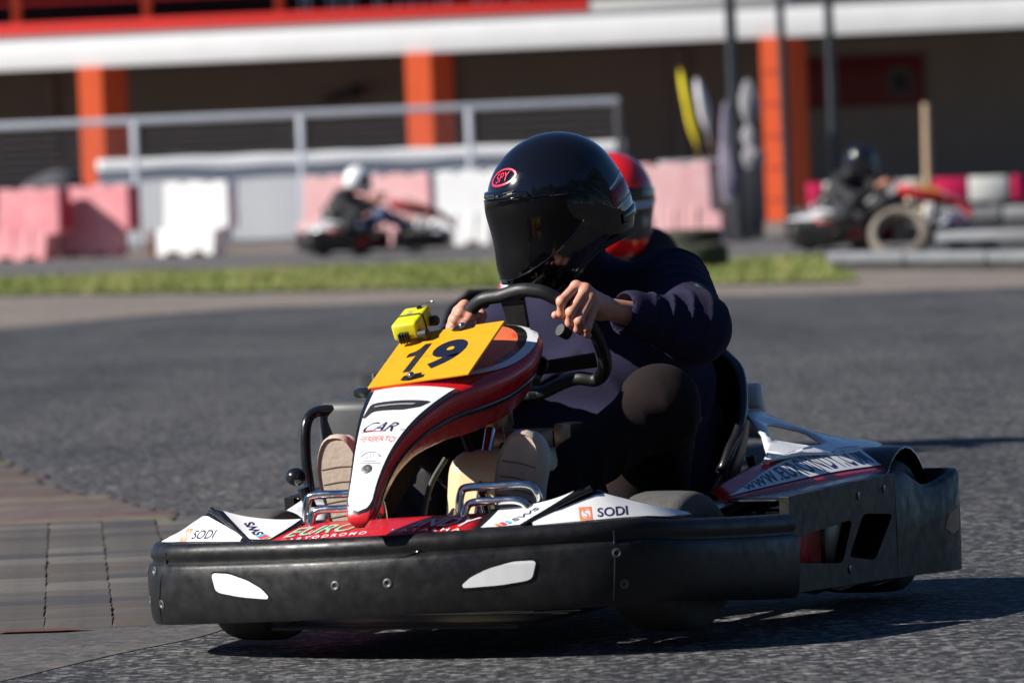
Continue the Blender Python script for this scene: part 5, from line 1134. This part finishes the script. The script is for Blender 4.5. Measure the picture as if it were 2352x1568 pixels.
# ------------------------------------------------------------------ right side: tyre wall with painted band, wooden post, mesh, low rails, loose tyres
BLKT = mat('old_black_tyre', (.020, .020, .021), .8, vary=(8, (.05, .05, .05), .7)); BANDR = mat('magenta_red_band', (.72, .012, .10), .5, vary=(6, (.62, .02, .09), .5)); BANDW = mat('cream_white_band', (.72, .72, .67), .55, vary=(6, (.60, .60, .55), .6))
def tyre_prof(R, w_, r0): h = w_ / 2; return [(r0, -h * .7), (r0 + .02, -h), (R * .85, -h), (R * .97, -h * .8), (R, -h * .4), (R, h * .4), (R * .97, h * .8), (R * .85, h), (r0 + .02, h), (r0, h * .7), (r0 + .02, 0)]
tyre0 = None; xs = np.arange(3.62, 7.6, .60)
for i, x in enumerate(xs):
    if tyre0 is None: v, f = lathe_data(tyre_prof(.29, .14, .16), (0, 0, 1), (0, 0, 0), 28); tyre0 = mesh('old_tyre', v, f, BLKT, None, angle=45); t = tyre0
    else: t = tyre0.copy(); COL.objects.link(t)
    t.location = (x, 70.5, .072); t.rotation_euler = (0, 0, i); tag(t, f"black tyre lying under the red and white band, number {['one','two','three','four','five','six','seven','eight'][i]} counted from the left", 'tyre', 'tyres under the painted band')
    t2 = t.copy(); COL.objects.link(t2); t2.location = (x + .03, 70.5, .214); tag(t2, f"upper black tyre stacked under the red and white band, number {['one','two','three','four','five','six','seven','eight'][i]} counted from the left", 'tyre', 'tyres under the painted band')
bnd = empty('barrier_band', (0, 70.15, 0)); x = 3.57; k = 0
for wd, mm in ((.20, BANDR), (.50, BANDW), (.45, BANDW), (.22, BANDW), (.05, DARKG), (.50, BANDR), (.46, BANDW), (.06, DARKG), (.5, BANDR), (.5, BANDW)):
    box('band_panel', (x + wd / 2, 0, .435), (wd - .008, .03, .29), mm, bnd, r=.006); x += wd
for x in (3.9, 5.03, 6.1, 7.2): box('band_support', (x, .07, .30), (.06, .06, .56), DARKG, bnd, r=.008)
tag(bnd, 'red and white painted band running along the tyre wall at right', 'barrier')
wp_ = tube('wooden_post', [(4.985, 69.8, -.02), (5.0, 69.8, 1.47)], [.055, .045], mat('weathered_wood', (.42, .30, .20), .85, vary=(10, (.30, .20, .13), .7)), None, seg=10); tag(wp_, 'weathered wooden post standing before the red and white band', 'post')
mf = empty('mesh_fence', (0, 72, 0)); wv, wf = [], []
for k in range(29): a, b = tube_data([(4.6 + .1 * k, 0, .4), (4.6 + .1 * k, 0, 1.7)], .0017, seg=3, caps=False); wf += [tuple(i + len(wv) for i in f) for f in b]; wv += a
for k in range(14): a, b = tube_data([(4.6, 0, .4 + .1 * k), (7.4, 0, .4 + .1 * k)], .0017, seg=3, caps=False); wf += [tuple(i + len(wv) for i in f) for f in b]; wv += a
tag(mesh('wire_mesh', wv, wf, POLE, mf), kind='stuff'); 
for x in (7.4,): tube('mesh_post', [(x, 0, 0), (x, 0, 1.75)], .03, POLE, mf)
tag(mf, 'fine dark wire mesh fence above the red and white band', 'fence')
RAIL = mat('grey_rubber_rail', (.17, .175, .185), .55, vary=(6, (.11, .115, .125), .7)); rail_n = 0
def rail_row(x0, y0, dx, dy, n, L, zb, zh, dark, lab):
    global rail_n
    d = Vector((dx, dy, 0)).normalized(); a = atan2(d.y, d.x)
    for i in range(n):
        c = Vector((x0, y0, 0)) + d * (L * (i + .5)); r = empty('low_rail', c, a); box('rail_top', (0, 0, zb + zh / 2), (L - .025, .16, zh), RAIL, r, r=.02); box('shadow_gap_foot', (0, .02, zb / 2), (L - .05, .12, zb), BLKT, r, r=.01); tag(r, lab.format(['first', 'second', 'third', 'fourth', 'fifth'][i]), 'rail', 'low grey rubber rails'); rail_n += 1  # black foot fills in the shadow gap under the raised rail
rail_row(2.63, 47.9, 1.2, -2.6, 4, .66 * 2.0, .045, .088, 0, '{} piece from the left of the front low grey rail row'); rail_row(3.95, 54.3, 1, -.6, 3, 1.1, .05, .12, 0, '{} piece from the left of the middle low grey rail row'); rail_row(4.6, 67.4, 1, -.35, 3, 1.1, .10, .15, 0, '{} piece from the left of the rear low grey rail row')
DUSTY = mat('dusty_pale_tyre', (.20, .17, .14), .9, vary=(10, (.10, .085, .07), .8), bump=(40, .4))
v, f = lathe_data(tyre_prof(.26, .16, .180), (0, 0, 1), (0, 0, 0), 40); pt_ = mesh('loose_tyre', v, f, DUSTY, None, angle=45); pt_.location = (3.27, 49.3, .222); pt_.rotation_euler = (radians(52), radians(-16), 0); tag(pt_, 'pale dusty tyre tilted on edge before the right kart', 'tyre')
v, f = lathe_data(tyre_prof(.26, .15, .15), (0, 0, 1), (0, 0, 0), 36); dt_ = mesh('loose_tyre', v, f, BLKT, None, angle=45); dt_.location = (3.86, 49.6, .075); tag(dt_, 'black tyre lying flat right of the pale tilted one', 'tyre')
v, f = lathe_data(tyre_prof(.30, .20, .17), (0, 0, 1), (0, 0, 0), 36); gt_ = mesh('loose_tyre', v, f, mat('mossy_tyre', (.022, .024, .018), .9, vary=(5, (.05, .06, .025), .8)), None, angle=45); gt_.location = (1.58, 50.4, .10); tag(gt_, 'dark mossy tyre on the grass beside the foreground driver shoulder', 'tyre')
gt2 = gt_.copy(); COL.objects.link(gt2); gt2.location = (1.56, 50.42, .27); gt2.scale = (.9, .9, .6); tag(gt2, 'upper dark mossy tyre stacked beside the foreground driver shoulder', 'tyre')

# ------------------------------------------------------------------ the other karts and their drivers
SKIP = ('timing_box', 'panel_lettering', 'panel_emblem', 'panel_emblem_arc', 'panel_emblem_line', 'number_lettering', 'tag_lettering', 'plate_crack', 'moulding_seam', 'rivet', 'gouge', 'clip', 'screw', 'plate_stay', 'centre_lettering', 'inner_lettering', 'outer_lettering', 'badge', 'badge_letter', 'colour_bar', 'flank_lettering', 'pod_rivet', 'corner_slot', 'band_lettering', 'cowl_lettering', 'panel_underline', 'panel_bolt')
JEAN = mat('blue_jeans', (.07, .11, .19), .9, vary=(40, (.05, .08, .15), .6)); BLKJ = mat('black_jacket', (.012, .012, .014), .75); BLKL = mat('black_race_trousers', (.014, .014, .016), .8); DKSH = mat('dark_shirt', (.02, .018, .02), .9)
HW = mat('white_helmet', (.78, .78, .79), .2, coat=.4); HR_ = mat('red_helmet', (.62, .012, .016), .22, coat=.5); HB = mat('dark_blue_black_helmet', (.008, .008, .014), .12, coat=.5); VB = mat('black_far_visor', (.008, .008, .009), .12, coat=.3); VG = mat('smoky_grey_visor', (.05, .05, .045), .15, coat=.3)
def place(o, x, y, heading): o.location = (x, y, 0); o.rotation_euler = (0, 0, heading)
def other(x, y, heading, klab, plab, cloth, legs, shell, visor, hy, hp_, lean=0.0, head=None):
    k = copy_tree(kart, None, SKIP); place(k, x, y, heading); tag(k, klab, 'kart', 'karts on the track')
    p = make_driver('person', cloth, legs, shell, visor, SHOE, hy, hp_, False, head); place(p, x + lean, y, heading); tag(p, plab, 'person', 'kart drivers'); return k, p
kA, pA = other(-1.06, 66.6, radians(4), 'far kart with red nose seen from its side, passing pink barriers', 'far driver in white helmet, black jacket and blue jeans', BLKJ, JEAN, HW, VB, radians(0), radians(8))
STR = mat('hi_vis_stripe', (.55, .60, .10), .7); 
kB, pB = other(4.02, 56.8, radians(-12), 'far kart partly hidden behind the pale tilted tyre at right', 'far driver all in black with a shiny black helmet, at right', BLKJ, BLKL, HB, VB, radians(-10), radians(6))
SKIP += ('side_bumper', 'pod_top', 'rear_cowl', 'wheel_hoop', 'wheel_guard', 'air_box', 'guard_hoop', 'lever', 'engine_block')
SKIP += ('number_plate',)
kC, pC = other(.12, 18.0, radians(-88), 'kart hidden behind the foreground driver, only its shadow and driver show', 'driver in red helmet half hidden behind the foreground black helmet', DKSH, TROUS, HR_, VG, radians(22), radians(14), .236, (-.60, .0, .80))
# white strip with print above the red helmet's visor
M = Matrix.Translation((-.60, .0, .80)) @ Matrix.Rotation(radians(22), 4, 'Z') @ Matrix.Rotation(radians(14), 4, 'Y'); aa = np.linspace(-1.05, 1.05, 24)
hmc = [o for o in pC.children if o.name.startswith('helmet')][0]
mesh('visor_strip', [M @ Vector(v) for v in np.concatenate([helm_patch(aa, np.full(24, .14), .0075), helm_patch(aa, np.full(24, .29), .0075)])], grid_faces(2, 24), WHITE, hmc, smooth=True)
mesh('visor_strip_print', [M @ Vector(v) for v in np.concatenate([helm_patch(aa[5:19], np.full(14, .18), .0085), helm_patch(aa[5:19], np.full(14, .25), .0085)])], grid_faces(2, 14), CYAN_TX, hmc, smooth=True)

# ------------------------------------------------------------------ wood behind the camera (out of view; mirrored in gloss, raised to cut sky light)
LEAF = mat('dark_foliage', (.022, .036, .014), .8, vary=(.4, (.035, .05, .02), .8))
r = np.random.default_rng(12); V = []; F = []
for k in range(36000):
    a = r.uniform(radians(150), radians(390)); rad = r.uniform(30, 38); top = (19 if radians(232) < a < radians(385) else 8) + 2.5 * sin(a * 7) + 1.5 * sin(a * 17 + 1)
    x, y_ = rad * cos(a), rad * sin(a); z = r.uniform(0, 1) ** .8 * top
    if y_ > 18: continue
    s_ = r.uniform(.3, .9); d = r.normal(size=(3, 3)); d /= np.linalg.norm(d, axis=1)[:, None]; n_ = len(V); c = np.array((x, y_, z)); V += [c + d[0] * s_, c + d[1] * s_, c + d[2] * s_]; F.append((n_, n_ + 1, n_ + 2))
tag(mesh('woodland', V, F, LEAF), 'dark belt of trees round the far side of the track behind the viewer', 'trees', kind='stuff')
